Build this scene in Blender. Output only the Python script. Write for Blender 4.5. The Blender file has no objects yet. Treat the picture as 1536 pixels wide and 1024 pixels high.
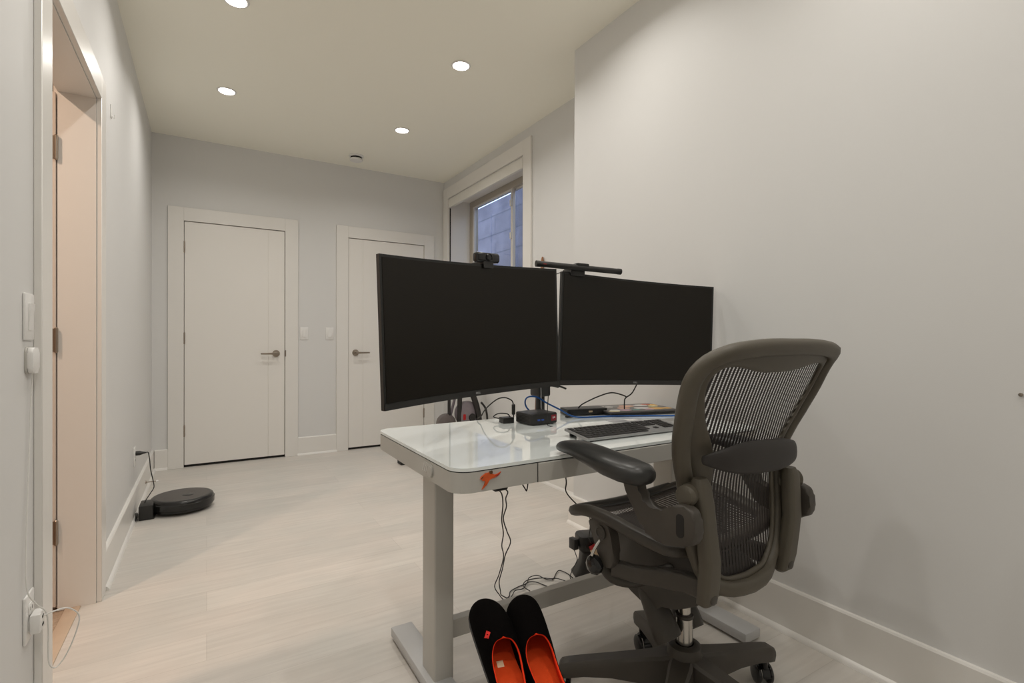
import bpy, bmesh, math, random
from mathutils import Vector, Matrix
R = math.radians
random.seed(7)
sc = bpy.context.scene
COL = sc.collection

# ------------------------------------------------------------------ materials
def new_mat(name):
    m = bpy.data.materials.new(name); m.use_nodes = True
    nt = m.node_tree; b = nt.nodes['Principled BSDF']
    return m, nt, b
def mat(name, col, rough=.5, metal=0, noise=0, nscale=40, bump=0, bscale=200, spec=.5, coat=0, emit=None, estr=0):
    m, nt, b = new_mat(name)
    b.inputs['Base Color'].default_value = (*col, 1)
    b.inputs['Roughness'].default_value = rough
    b.inputs['Metallic'].default_value = metal
    b.inputs['Specular IOR Level'].default_value = spec
    b.inputs['Coat Weight'].default_value = coat
    tc = nt.nodes.new('ShaderNodeTexCoord')
    if noise:
        n = nt.nodes.new('ShaderNodeTexNoise'); n.inputs['Scale'].default_value = nscale; n.inputs['Detail'].default_value = 4
        nt.links.new(tc.outputs['Object'], n.inputs['Vector'])
        mx = nt.nodes.new('ShaderNodeMix'); mx.data_type = 'RGBA'
        mx.inputs[6].default_value = (*[max(0, c*(1-noise)) for c in col], 1)
        mx.inputs[7].default_value = (*[min(1, c*(1+noise)) for c in col], 1)
        nt.links.new(n.outputs['Fac'], mx.inputs[0]); nt.links.new(mx.outputs[2], b.inputs['Base Color'])
    if bump:
        n = nt.nodes.new('ShaderNodeTexNoise'); n.inputs['Scale'].default_value = bscale; n.inputs['Detail'].default_value = 3
        nt.links.new(tc.outputs['Object'], n.inputs['Vector'])
        bp = nt.nodes.new('ShaderNodeBump'); bp.inputs['Strength'].default_value = bump; bp.inputs['Distance'].default_value = .002
        nt.links.new(n.outputs['Fac'], bp.inputs['Height']); nt.links.new(bp.outputs['Normal'], b.inputs['Normal'])
    if emit:
        b.inputs['Emission Color'].default_value = (*emit, 1); b.inputs['Emission Strength'].default_value = estr
    return m

M = {}
M['wall'] = mat('wall_paint', (.71, .706, .695), .55, bump=.06, bscale=350, spec=.35)
M['ceiling'] = mat('ceiling_paint', (.95, .93, .83), .75, bump=.05, bscale=300, spec=.2)
M['trim'] = mat('trim_paint', (.79, .77, .735), .32, spec=.5, noise=.01, nscale=3)
M['door'] = mat('door_paint', (.82, .795, .755), .38, spec=.45, noise=.01, nscale=3)
M['hall_wall'] = mat('hall_wall_paint', (.66, .60, .54), .7)
M['white_plastic'] = mat('white_plastic', (.80, .79, .77), .35, noise=.01)
M['cord_white'] = mat('white_cord', (.78, .77, .74), .45, noise=.01)
M['nickel'] = mat('brushed_nickel', (.36, .31, .26), .34, metal=1, noise=.06, nscale=120)
M['dark_gap'] = mat('dark_recess', (.02, .018, .016), .9, noise=.05)
M['desk_metal'] = mat('desk_painted_metal', (.49, .475, .44), .42, spec=.4, noise=.015, nscale=8)
M['desk_apron'] = mat('desk_painted_apron', (.49, .475, .44), .45, spec=.4, noise=.015, nscale=8)
M['foot_metal'] = mat('desk_foot_metal', (.5, .5, .5), .4, spec=.45, noise=.02)
M['desk_glass'] = mat('white_back_painted_glass', (.86, .91, .90), .035, spec=.75, coat=.5, noise=.005)
M['black_plastic'] = mat('black_plastic', (.018, .017, .016), .42, noise=.1, bump=.03, bscale=500)
M['black_gloss'] = mat('black_gloss_plastic', (.012, .012, .012), .12, noise=.1)
M['screen'] = mat('matte_screen', (.0068, .0046, .0018), .34, noise=.04, nscale=2, spec=.32)
M['bezel'] = mat('monitor_bezel', (.010, .010, .009), .42, noise=.06)
M['monitor_back'] = mat('monitor_back_shell', (.06, .06, .058), .5, noise=.05)
M['logo_grey'] = mat('logo_grey', (.42, .42, .42), .4, noise=.01)
M['chair_frame'] = mat('chair_frame_plastic', (.088, .076, .056), .47, noise=.06, bump=.05, bscale=700, spec=.45)
M['chair_mid'] = mat('chair_charcoal_plastic', (.058, .050, .041), .47, noise=.06, bump=.05, bscale=700, spec=.45)
M['chair_dark'] = mat('chair_dark_plastic', (.045, .039, .031), .45, noise=.08, bump=.05, bscale=700)
M['arm_pad'] = mat('arm_pad_vinyl', (.022, .022, .021), .36, noise=.06, bump=.02, bscale=300)
M['chrome'] = mat('chrome_steel', (.55, .53, .5), .22, metal=1, noise=.03)
M['lumbar'] = mat('lumbar_pad_rubber', (.022, .018, .016), .55, noise=.08)
M['felt_black'] = mat('black_felt', (.0032, .0026, .0025), .95, noise=.3, nscale=300, bump=.4, bscale=500, spec=.03)
M['felt_red'] = mat('orange_red_felt', (.80, .045, .012), .85, noise=.1, nscale=200, bump=.3, bscale=400, spec=.1)
M['felt_insole'] = mat('rust_felt', (.58, .06, .012), .9, noise=.12, nscale=60, bump=.3, bscale=400, spec=.1)
M['red_patch'] = mat('red_patch', (.75, .02, .015), .6, noise=.05)
M['cream_patch'] = mat('cream_patch', (.72, .55, .36), .6, noise=.03)
M['rubber'] = mat('rubber', (.02, .02, .02), .7, noise=.1)
M['cable'] = mat('black_cable', (.015, .014, .013), .45, noise=.1)
M['blue_cable'] = mat('blue_cable', (.012, .10, .36), .4, noise=.06)
M['silver'] = mat('silver_plastic', (.34, .34, .34), .35, metal=.4, noise=.03)
M['key'] = mat('key_cap', (.010, .0095, .009), .5, noise=.1)
M['key_grey'] = mat('key_cap_grey', (.24, .22, .21), .45, noise=.05)
M['trackpad'] = mat('trackpad_grey', (.30, .30, .29), .3, noise=.02)
M['red'] = mat('red_plastic', (.45, .012, .015), .4, noise=.05)
M['stick_red'] = mat('crimson_label', (.28, .008, .02), .35, noise=.05)
M['wood_stick'] = mat('brown_wood', (.33, .15, .07), .6, noise=.25, nscale=60)
M['orange'] = mat('orange_enamel', (.66, .10, .015), .4, noise=.2, nscale=90)
M['orange_dark'] = mat('dark_enamel', (.11, .05, .012), .4, noise=.2, nscale=90)
M['crimson'] = mat('crimson_enamel', (.45, .03, .02), .4, noise=.2, nscale=90)
M['bike_black'] = mat('bike_black_paint', (.02, .018, .017), .4, noise=.08)
M['bike_grey'] = mat('bike_grey_shell', (.22, .19, .21), .45, noise=.08)
M['bike_taupe'] = mat('bike_taupe_shell', (.13, .11, .105), .5, noise=.05)
M['bike_light'] = mat('bike_light_shell', (.42, .40, .38), .5, noise=.05)
M['vac_top'] = mat('vacuum_top', (.06, .052, .048), .38, noise=.08)
M['vac_ring'] = mat('vacuum_ring', (.010, .0095, .0095), .25, noise=.08)
M['vinyl'] = mat('almond_vinyl', (.46, .41, .34), .45, noise=.02)
M['vinyl_white'] = mat('pale_vinyl', (.72, .69, .64), .4, noise=.02)
M['blind'] = mat('blind_fabric', (.78, .76, .71), .8, noise=.02, nscale=200)
M['laptop'] = mat('laptop_shell', (.13, .12, .115), .35, metal=.3, noise=.04)
M['light_grey_card'] = mat('grey_card', (.36, .36, .38), .3, noise=.08, nscale=30)
M['lens'] = mat('lamp_lens', (.9, .9, .88), .4, emit=(1, .95, .86), estr=14, noise=.001)
M['led_blue'] = mat('led_blue', (.02, .06, .3), .4, emit=(.1, .3, 1), estr=.05)
M['carpet'] = mat('hall_carpet', (.40, .30, .22), .95, noise=.3, nscale=90, bump=.8, bscale=180, spec=.1)
M['threshold'] = mat('wood_threshold', (.55, .42, .31), .45, noise=.08, nscale=20)
M['pink_door'] = mat('hall_door_paint', (.70, .62, .55), .4, noise=.01)

def stickers():
    out = []
    for i, c in enumerate([(.75, .42, .10), (.62, .60, .58), (.45, .10, .06), (.12, .30, .28), (.70, .40, .28), (.55, .35, .42), (.8, .7, .4)]):
        out.append(mat('sticker_%d' % i, c, .45, noise=.35, nscale=60))
    return out
STK = stickers()

def floor_material():
    m, nt, b = new_mat('bleached_oak_planks')
    N = nt.nodes.new; L = nt.links.new
    tc = N('ShaderNodeTexCoord')
    br = N('ShaderNodeTexBrick'); br.offset = .37; br.inputs['Scale'].default_value = 1
    br.inputs['Brick Width'].default_value = 1.35; br.inputs['Row Height'].default_value = .178
    br.inputs['Mortar Size'].default_value = .0012; br.inputs['Mortar Smooth'].default_value = .4
    br.inputs['Color1'].default_value = (.595, .57, .535, 1); br.inputs['Color2'].default_value = (.655, .625, .585, 1)
    br.inputs['Mortar'].default_value = (.53, .50, .465, 1)
    L(tc.outputs['Object'], br.inputs['Vector'])
    mp = N('ShaderNodeMapping'); mp.inputs['Scale'].default_value = (1.6, 22, 1)
    L(tc.outputs['Object'], mp.inputs['Vector'])
    n = N('ShaderNodeTexNoise'); n.inputs['Scale'].default_value = 2.2; n.inputs['Detail'].default_value = 8; n.inputs['Distortion'].default_value = .6
    L(mp.outputs['Vector'], n.inputs['Vector'])
    n2 = N('ShaderNodeTexNoise'); n2.inputs['Scale'].default_value = 3.5; n2.inputs['Detail'].default_value = 3
    L(tc.outputs['Object'], n2.inputs['Vector'])
    cr = N('ShaderNodeValToRGB'); cr.color_ramp.elements[0].position = .3; cr.color_ramp.elements[1].position = .7
    cr.color_ramp.elements[0].color = (.90, .89, .88, 1); cr.color_ramp.elements[1].color = (1.05, 1.05, 1.04, 1)
    L(n.outputs['Fac'], cr.inputs['Fac'])
    mx = N('ShaderNodeMix'); mx.data_type = 'RGBA'; mx.blend_type = 'MULTIPLY'; mx.inputs[0].default_value = .8
    L(br.outputs['Color'], mx.inputs[6]); L(cr.outputs['Color'], mx.inputs[7])
    cr2 = N('ShaderNodeValToRGB'); cr2.color_ramp.elements[0].position = .35; cr2.color_ramp.elements[1].position = .7
    cr2.color_ramp.elements[0].color = (.95, .955, .95, 1); cr2.color_ramp.elements[1].color = (1.03, 1.0, .985, 1)
    L(n2.outputs['Fac'], cr2.inputs['Fac'])
    mx2 = N('ShaderNodeMix'); mx2.data_type = 'RGBA'; mx2.blend_type = 'MULTIPLY'; mx2.inputs[0].default_value = 1
    L(mx.outputs[2], mx2.inputs[6]); L(cr2.outputs['Color'], mx2.inputs[7])
    L(mx2.outputs[2], b.inputs['Base Color'])
    b.inputs['Roughness'].default_value = .42
    bp = N('ShaderNodeBump'); bp.inputs['Strength'].default_value = .08; bp.inputs['Distance'].default_value = .001
    L(br.outputs['Fac'], bp.inputs['Height']); bp.invert = True; L(bp.outputs['Normal'], b.inputs['Normal'])
    return m
M['floor'] = floor_material()

def block_material():
    m, nt, b = new_mat('retaining_wall_blocks')
    N = nt.nodes.new; L = nt.links.new
    tc = N('ShaderNodeTexCoord')
    sx = N('ShaderNodeSeparateXYZ'); L(tc.outputs['Object'], sx.inputs[0])
    cx = N('ShaderNodeCombineXYZ'); L(sx.outputs['Y'], cx.inputs['X']); L(sx.outputs['Z'], cx.inputs['Y'])
    br = N('ShaderNodeTexBrick'); br.inputs['Scale'].default_value = 1
    br.inputs['Brick Width'].default_value = 1.6; br.inputs['Row Height'].default_value = .24; br.inputs['Mortar Size'].default_value = .008
    br.inputs['Color1'].default_value = (.19, .175, .205, 1); br.inputs['Color2'].default_value = (.225, .205, .24, 1); br.inputs['Mortar'].default_value = (.12, .12, .15, 1)
    L(cx.outputs[0], br.inputs['Vector'])
    n = N('ShaderNodeTexNoise'); n.inputs['Scale'].default_value = 4; n.inputs['Detail'].default_value = 5; L(tc.outputs['Object'], n.inputs['Vector'])
    mx = N('ShaderNodeMix'); mx.data_type = 'RGBA'; mx.blend_type = 'MULTIPLY'; mx.inputs[0].default_value = .7
    cr = N('ShaderNodeValToRGB'); cr.color_ramp.elements[0].color = (.45, .45, .48, 1); cr.color_ramp.elements[0].position = .35; cr.color_ramp.elements[1].position = .65
    L(n.outputs['Fac'], cr.inputs['Fac']); L(br.outputs['Color'], mx.inputs[6]); L(cr.outputs['Color'], mx.inputs[7])
    L(mx.outputs[2], b.inputs['Base Color']); b.inputs['Roughness'].default_value = .9
    return m
M['block'] = block_material()

def glass_material():
    m = bpy.data.materials.new('window_glass'); m.use_nodes = True
    nt = m.node_tree; nt.nodes.clear(); N = nt.nodes.new; L = nt.links.new
    o = N('ShaderNodeOutputMaterial'); mx = N('ShaderNodeMixShader'); t = N('ShaderNodeBsdfTransparent'); g = N('ShaderNodeBsdfGlossy')
    t.inputs['Color'].default_value = (.93, .95, .97, 1); g.inputs['Roughness'].default_value = .02
    lw = N('ShaderNodeLayerWeight'); lw.inputs['Blend'].default_value = .25; f = N('ShaderNodeMath'); f.operation = 'MULTIPLY_ADD'; f.inputs[1].default_value = .35; f.inputs[2].default_value = .02; L(lw.outputs['Facing'], f.inputs[0])
    L(f.outputs[0], mx.inputs[0]); L(t.outputs[0], mx.inputs[1]); L(g.outputs[0], mx.inputs[2]); L(mx.outputs[0], o.inputs[0])
    return m
M['glass'] = glass_material()

def mesh_fabric(name, n_threads, rows, fill=.68, axis_uv=0):
    """open woven suspension mesh: opaque threads over see-through gaps, laid out in the mesh's own UVs"""
    m = bpy.data.materials.new(name); m.use_nodes = True
    nt = m.node_tree; nt.nodes.clear(); N = nt.nodes.new; L = nt.links.new
    o = N('ShaderNodeOutputMaterial'); mx = N('ShaderNodeMixShader'); t = N('ShaderNodeBsdfTransparent'); b = N('ShaderNodeBsdfPrincipled')
    b.inputs['Base Color'].default_value = (.022, .017, .015, 1); b.inputs['Roughness'].default_value = .6
    uv = N('ShaderNodeUVMap'); uv.uv_map = 'UVMap'
    s = N('ShaderNodeSeparateXYZ'); L(uv.outputs[0], s.inputs[0])
    def stripes(sock, k, width):
        a = N('ShaderNodeMath'); a.operation = 'MULTIPLY'; a.inputs[1].default_value = k; L(sock, a.inputs[0])
        f = N('ShaderNodeMath'); f.operation = 'FRACT'; L(a.outputs[0], f.inputs[0])
        c = N('ShaderNodeMath'); c.operation = 'LESS_THAN'; c.inputs[1].default_value = width; L(f.outputs[0], c.inputs[0])
        return c.outputs[0]
    ax = 'XY'[axis_uv]; bx_ = 'YX'[axis_uv]
    v = stripes(s.outputs[ax], n_threads, fill)
    h = stripes(s.outputs[bx_], rows, .22)
    mm = N('ShaderNodeMath'); mm.operation = 'MAXIMUM'; L(v, mm.inputs[0]); L(h, mm.inputs[1])
    L(mm.outputs[0], mx.inputs[0]); L(t.outputs[0], mx.inputs[1]); L(b.outputs[0], mx.inputs[2]); L(mx.outputs[0], o.inputs[0])
    return m
M['back_mesh'] = mesh_fabric('back_mesh_fabric', 40, 170, .62)
M['seat_mesh'] = mesh_fabric('seat_mesh_fabric', 42, 120, .70)

# ------------------------------------------------------------------ helpers
def bm_new(): return bmesh.new()
W = {}
def obj(name, bm, m, parent=None, world=True, angle=38, kind=None, label=None, smooth=True, subsurf=0, solid=0):
    """link a bmesh as ONE mesh object; coordinates are world unless world=False (then local to the parent)"""
    me = bpy.data.meshes.new(name)
    bmesh.ops.recalc_face_normals(bm, faces=bm.faces[:])
    if parent is not None and world: bm.transform(W[parent].inverted())
    bm.to_mesh(me); bm.free()
    for mm in (m if isinstance(m, (list, tuple)) else [m]): me.materials.append(mm)
    if smooth:
        me.polygons.foreach_set('use_smooth', [True]*len(me.polygons))
        me.set_sharp_from_angle(angle=R(angle))
    o = bpy.data.objects.new(name, me); COL.objects.link(o)
    if parent is not None: o.parent = parent; W[o] = W[parent]
    else: W[o] = Matrix.Identity(4)
    if kind: o['kind'] = kind
    if label: o['label'] = label
    if subsurf:
        s = o.modifiers.new('sub', 'SUBSURF'); s.levels = subsurf; s.render_levels = subsurf
    return o
def tag(o, label, cat, group=None):
    o['label'] = label; o['category'] = cat
    if group: o['group'] = group
    return o
def thing(name, label, cat, loc=(0, 0, 0), rz=0, group=None, rot=None):
    o = bpy.data.objects.new(name, None); COL.objects.link(o)
    o.empty_display_size = .05
    o.location = loc; o.rotation_euler = rot if rot else (0, 0, rz)
    W[o] = Matrix.Translation(loc) @ o.rotation_euler.to_matrix().to_4x4()
    return tag(o, label, cat, group)
def single(name, bm, m, label, cat, group=None, **k):
    """a thing that is one mesh, its origin moved to its base"""
    o = obj(name, bm, m, **k)
    xs = [v.co for v in o.data.vertices]
    c = Vector(((min(v.x for v in xs)+max(v.x for v in xs))/2, (min(v.y for v in xs)+max(v.y for v in xs))/2, min(v.z for v in xs)))
    o.data.transform(Matrix.Translation(-c)); o.location = c; W[o] = Matrix.Translation(c)
    return tag(o, label, cat, group)
def struct(name, bm, m, parent=None, **k):
    return obj(name, bm, m, parent, kind=None if parent else 'structure', **k)

def box(bm, x0, x1, y0, y1, z0, z1, bev=0, seg=2, mi=0, mtx=None):
    t = bmesh.new()
    vs = [t.verts.new((x, y, z)) for x in (x0, x1) for y in (y0, y1) for z in (z0, z1)]
    for f in ((0, 1, 3, 2), (4, 6, 7, 5), (0, 4, 5, 1), (2, 3, 7, 6), (0, 2, 6, 4), (1, 5, 7, 3)):
        t.faces.new([vs[i] for i in f])
    if bev: bmesh.ops.bevel(t, geom=t.edges[:], offset=bev, segments=seg, affect='EDGES', profile=.5)
    merge(bm, t, mi, mtx); return bm
def merge(bm, t, mi=0, mtx=None):
    if mtx is not None: t.transform(mtx)
    mp = {}
    for v in t.verts: mp[v] = bm.verts.new(v.co)
    for f in t.faces:
        try:
            nf = bm.faces.new([mp[v] for v in f.verts]); nf.material_index = mi
        except ValueError: pass
    t.free()
def loft(bm, rings, closed_ring=True, cap=True, closed_path=False, mi=0):
    vr = [[bm.verts.new(p) for p in r] for r in rings]
    n = len(vr[0]); k = len(vr)
    for i in range(k if closed_path else k-1):
        a, b = vr[i], vr[(i+1) % k]
        for j in range(n if closed_ring else n-1):
            j2 = (j+1) % n
            f = bm.faces.new((a[j], a[j2], b[j2], b[j])); f.material_index = mi
    if cap and closed_ring and not closed_path:
        for r in (vr[0], vr[-1]):
            f = bm.faces.new(r); f.material_index = mi
    return vr
def frames(pts, closed=False):
    P = [Vector(p) for p in pts]; n = len(P); T = []
    for i in range(n):
        a = P[(i-1) % n] if closed or i > 0 else P[i]; b = P[(i+1) % n] if closed or i < n-1 else P[i]
        d = b-a; T.append(d.normalized() if d.length > 1e-9 else Vector((0, 0, 1)))
    u = T[0].orthogonal().normalized(); out = []
    for i in range(n):
        u = (u - T[i]*u.dot(T[i])); u = u.normalized() if u.length > 1e-6 else T[i].orthogonal().normalized()
        out.append((P[i], T[i], u, T[i].cross(u)))
    return out
def tube(bm, pts, r, seg=8, closed=False, mi=0):
    rr = r if isinstance(r, (list, tuple)) else [r]*len(pts)
    rings = []
    for (p, t, u, v), q in zip(frames(pts, closed), rr):
        rings.append([p + (u*math.cos(2*math.pi*k/seg) + v*math.sin(2*math.pi*k/seg))*q for k in range(seg)])
    loft(bm, rings, closed_path=closed, mi=mi); return bm
def spline(pts, n=8, closed=False):
    P = [Vector(p) for p in pts]; out = []; k = len(P)
    rng = range(k if closed else k-1)
    for i in rng:
        p0 = P[(i-1) % k] if closed or i > 0 else P[i]; p1 = P[i]; p2 = P[(i+1) % k]; p3 = P[(i+2) % k] if closed or i < k-2 else p2
        for j in range(n):
            t = j/n
            out.append(.5*((2*p1)+(p2-p0)*t+(2*p0-5*p1+4*p2-p3)*t*t+(3*p1-p0-3*p2+p3)*t**3))
    if not closed: out.append(P[-1])
    return out
def cable(pts, r=.0022, n=8, seg=8):
    bm = bm_new(); return tube(bm, spline(pts, n), r, seg)
def lathe(bm, prof, origin=(0, 0, 0), axis='Z', seg=32, mi=0, mtx=None, ring=False):
    t = bmesh.new(); rings = []
    for r, z in prof:
        rings.append([(max(r, 1e-5)*math.cos(2*math.pi*k/seg), max(r, 1e-5)*math.sin(2*math.pi*k/seg), z) for k in range(seg)])
    loft(t, rings, closed_path=ring)
    m = Matrix.Identity(4)
    if axis == 'X': m = Matrix.Rotation(R(90), 4, 'Y')
    if axis == '-X': m = Matrix.Rotation(R(-90), 4, 'Y')
    if axis == 'Y': m = Matrix.Rotation(R(-90), 4, 'X')
    if axis == '-Y': m = Matrix.Rotation(R(90), 4, 'X')
    m = Matrix.Translation(origin) @ m
    if mtx is not None: m = mtx @ m
    merge(bm, t, mi, m); return bm
def prism(bm, poly, fn, lo, hi, bev=0, mi=0, seg=2):
    """extrude a 2D outline: fn(a, b, t) -> point, between t = lo and hi"""
    t = bmesh.new()
    A = [t.verts.new(fn(a, b, lo)) for a, b in poly]; B = [t.verts.new(fn(a, b, hi)) for a, b in poly]
    n = len(poly)
    fa = t.faces.new(A[::-1]); fb = t.faces.new(B)
    for i in range(n): t.faces.new((A[i], A[(i+1) % n], B[(i+1) % n], B[i]))
    if bev:
        es = list({e for f in (fa, fb) for e in f.edges})
        bmesh.ops.bevel(t, geom=es, offset=bev, segments=seg, affect='EDGES', profile=.5)
    merge(bm, t, mi); return bm
def rrect(w, d, r, n=6, cx=0, cy=0):
    out = []
    for sx, sy, a0 in ((1, 1, 0), (-1, 1, 90), (-1, -1, 180), (1, -1, 270)):
        for k in range(n+1):
            a = R(a0+90*k/n); out.append((cx+sx*(w/2-r)+r*math.cos(a), cy+sy*(d/2-r)+r*math.sin(a)))
    return out
def rring(p, u, v, w, h, n=4, rf=.45):
    """rounded-rectangle ring of half sizes w,h round p in the directions u,v"""
    p, u, v = Vector(p), Vector(u).normalized(), Vector(v).normalized()
    r = rf*min(w, h)*2*.5
    return [p+u*a+v*b for a, b in rrect(2*w, 2*h, r, n)]
def smooth2d(pts, n=6): return [(p.x, p.y) for p in spline([(a, b, 0) for a, b in pts], n)]
def area(name, loc, rot, size, power, col, parent=None, spread=180, shape='DISK', size_y=None):
    l = bpy.data.lights.new(name, 'AREA'); l.shape = shape; l.size = size
    if size_y: l.size_y = size_y
    l.energy = power; l.color = col; l.spread = R(spread)
    o = bpy.data.objects.new(name, l); COL.objects.link(o); o.location = loc; o.rotation_euler = rot
    if parent: o.parent = parent; o.location = W[parent].inverted() @ Vector(loc)
    return o

# ------------------------------------------------------------------ room dimensions (metres)
XL, XB, XW, YB, ZC = -.382, 1.825, 2.172, 5.013, 2.74
YF, YBUMP = -1.6, 2.332
LT = .118                                   # left wall thickness
DY0, DY1, DZ = 1.855, 2.612, 2.032          # doorway in the left wall
D1 = (-.163, .609, 2.05); D2 = (1.168, 1.944, 2.05)
WY0, WY1, WZ0, WZ1 = 3.415, 4.885, 1.28, 2.54
T = .018

# floor, ceiling
b = bm_new(); box(b, XL-.048, XW+.4, YF, YB+.12, -.1, 0); struct('floor', b, M['floor'], smooth=False)
b = bm_new(); box(b, XL-LT, XW+.32, YF-.1, YB+.2, ZC, ZC+.12); struct('ceiling', b, M['ceiling'], smooth=False)

# left wall with the doorway
b = bm_new()
box(b, XL-LT, XL, YF, DY0-T, 0, ZC); box(b, XL-LT, XL, DY1+T, YB+.12, 0, ZC); box(b, XL-LT, XL, DY0-T, DY1+T, DZ+T, ZC)
struct('wall_left', b, M['wall'], smooth=False)
# back wall with two door openings, plus an added unseen panel that keeps sky light out of the gaps
b = bm_new(); g = .022
xs = [XL, D1[0]-g, D1[1]+g, D2[0]-g, D2[1]+g, XW+.4]
box(b, xs[0], xs[1], YB, YB+.12, 0, ZC); box(b, xs[2], xs[3], YB, YB+.12, 0, ZC); box(b, xs[4], xs[5], YB, YB+.12, 0, ZC)
box(b, xs[1], xs[2], YB, YB+.12, D1[2]+g, ZC); box(b, xs[3], xs[4], YB, YB+.12, D2[2]+g, ZC)
box(b, xs[0], xs[5], YB+.121, YB+.16, -.1, ZC)
struct('wall_back', b, M['wall'], smooth=False)
# right wall with the window, and the wall that stands forward of it
b = bm_new(); XO = XW+.32
box(b, XW, XO, YBUMP, WY0, 0, ZC); box(b, XW, XO, WY1, YB+.12, 0, ZC); box(b, XW, XO, WY0, WY1, 0, WZ0); box(b, XW, XO, WY0, WY1, WZ1, ZC)
struct('wall_right', b, M['wall'], smooth=False)
b = bm_new(); box(b, XB, XO, YF, YBUMP, 0, ZC); struct('wall_right', b, M['wall'], smooth=False)
b = bm_new(); box(b, XL-LT, XO, YF-.1, YF, -.1, ZC); struct('wall_front', b, M['wall'], smooth=False)

# baseboards with a shoe moulding
def baseboard(name, segs):
    bm = bm_new()
    for ax, c, s, a0, a1 in segs:      # ax: axis normal to the wall; c: wall plane; s: direction into the room
        prof = [(0, 0), (.016+.014, 0), (.0285, .008), (.022, .016), (.016, .019), (.016, .160), (.012, .166), (0, .166)]
        if ax == 'x': prism(bm, prof, lambda a, z, t, c=c, s=s: (c+s*a, t, z), a0, a1)
        else: prism(bm, prof, lambda a, z, t, c=c, s=s: (t, c+s*a, z), a0, a1)
    return struct(name, bm, M['trim'], angle=30)
baseboard('baseboard_left', [('x', XL, 1, YF, DY0-.1), ('x', XL, 1, DY1+.105, YB-.0)])
baseboard('baseboard_back', [('y', YB, -1, XL+.02, -.273), ('y', YB, -1, .713, 1.062), ('y', YB, -1, 2.05, XW-.02)])
baseboard('baseboard_right', [('x', XB, -1, YF, YBUMP+.03), ('y', YBUMP, 1, XB+.0, XW), ('x', XW, -1, YBUMP, YB)])

# ------------------------------------------------------------------ the two closed doors in the back wall
def casing_y(name, x0, x1, top, w=.11):
    bm = bm_new(); y0, y1 = YB-T, YB+.0
    box(bm, x0-w, x0, y0, y1, 0, top+w, .0015, 1); box(bm, x1, x1+w, y0, y1, 0, top+w, .0015, 1); box(bm, x0, x1, y0, y1, top, top+w, .0015, 1)
    box(bm, x0-.019, x0-.004, YB, YB+.115, 0, top+.019); box(bm, x1+.004, x1+.019, YB, YB+.115, 0, top+.019); box(bm, x0-.019, x1+.019, YB, YB+.115, top+.004, top+.019)
    return struct(name, bm, M['trim'])
casing_y('trim_1', D1[0], D1[1], D1[2]); casing_y('trim_2', D2[0], D2[1], D2[2])
def door(name, d, handle_x, side, hinge_x, groove):
    x0, x1, top = d; yf = YB-.004
    bm = bm_new(); e = .0035
    gz = .021
    # leaf face split by a shallow vertical groove
    box(bm, x0+e, groove-.003, yf, yf+.04, gz, top-e, .001, 1); box(bm, groove+.003, x1-e, yf, yf+.04, gz, top-e, .001, 1); box(bm, groove-.004, groove+.004, yf+.003, yf+.039, gz, top-e)
    leaf = struct(name, bm, M['door'])
    hb = bm_new()
    lathe(hb, [(0, 0), (.031, 0), (.031, .006), (.029, .009), (.011, .011), (.0095, .045), (.012, .047), (.012, .058), (.0, .058)], (handle_x, yf, .94), '-Y', 24)
    h = obj('door_handle', hb, M['nickel'], leaf)
    lb = bm_new()
    rings = []
    for t, w_, h_ in ((-.012, .006, .010), (0, .007, .011), (.05, .006, .0085), (.10, .005, .0075), (.125, .004, .007), (.128, .002, .004)):
        rings.append(rring((handle_x+side*t, yf-.052+(.006 if t > .12 else 0), .94), (0, 1, 0), (0, 0, 1), w_, h_))
    loft(lb, rings); obj('lever', lb, M['nickel'], h)
    for z in (.305, 1.075, 1.832):
        q = bm_new(); tube(q, [(hinge_x, yf-.006, z-.05), (hinge_x, yf-.006, z-.046), (hinge_x, yf-.006, z+.046), (hinge_x, yf-.006, z+.05)], [.004, .0085, .0085, .004], 12)
        box(q, hinge_x-.006, hinge_x+.006, yf-.004, yf+.01, z-.045, z+.045)
        obj('hinge', q, M['nickel'], leaf)
    sx = x1+.003 if side < 0 else x0-.003
    if side < 0: q = bm_new(); box(q, sx-.0035, sx+.005, YB-T-.0008, YB+.01, .912, .968, .0008, 1); obj('strike_plate', q, M['nickel'], leaf)
    q = bm_new(); box(q, x0-.004, x1+.004, yf+.012, yf+.03, .001, .020); obj('under_door_shade', q, M['dark_gap'], leaf)  # near-black strip painted in as the shade of the gap under the leaf
    return leaf
door('door_1', D1, .535, -1, D1[0], .47)
door('door_2', D2, 1.24, 1, D2[1], 1.31)

# ------------------------------------------------------------------ doorway in the left wall
bm = bm_new(); w = .1; x0, x1 = XL, XL+T
for s0, s1 in ((DY0-w-.005, DY0-.005), (DY1+.005, DY1+w+.005)): box(bm, x0, x1, s0, s1, 0, DZ+.005+w, .002, 1)
box(bm, x0, x1, DY0-.005, DY1+.005, DZ+.005, DZ+.005+w, .002, 1)
box(bm, XL-LT, XL, DY0-T, DY0, 0, DZ); box(bm, XL-LT, XL, DY1, DY1+T, 0, DZ); box(bm, XL-LT, XL, DY0-T, DY1+T, DZ, DZ+T)
xh0, xh1 = XL-LT-T, XL-LT
for s0, s1 in ((DY0-w-.005, DY0-.005), (DY1+.03, DY1+w+.03)): box(bm, xh0, xh1, s0, s1, 0, DZ+.005+w, .002, 1)
box(bm, xh0, xh1, DY0-.005, DY1+.03, DZ+.03, DZ+.005+w, .002, 1)
struct('trim_3', bm, M['trim'])
bm = bm_new(); box(bm, XL-.095, XL-.047, DY0, DY1, -.02, .005, .002, 2); struct('trim_4', bm, M['threshold'])
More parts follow.
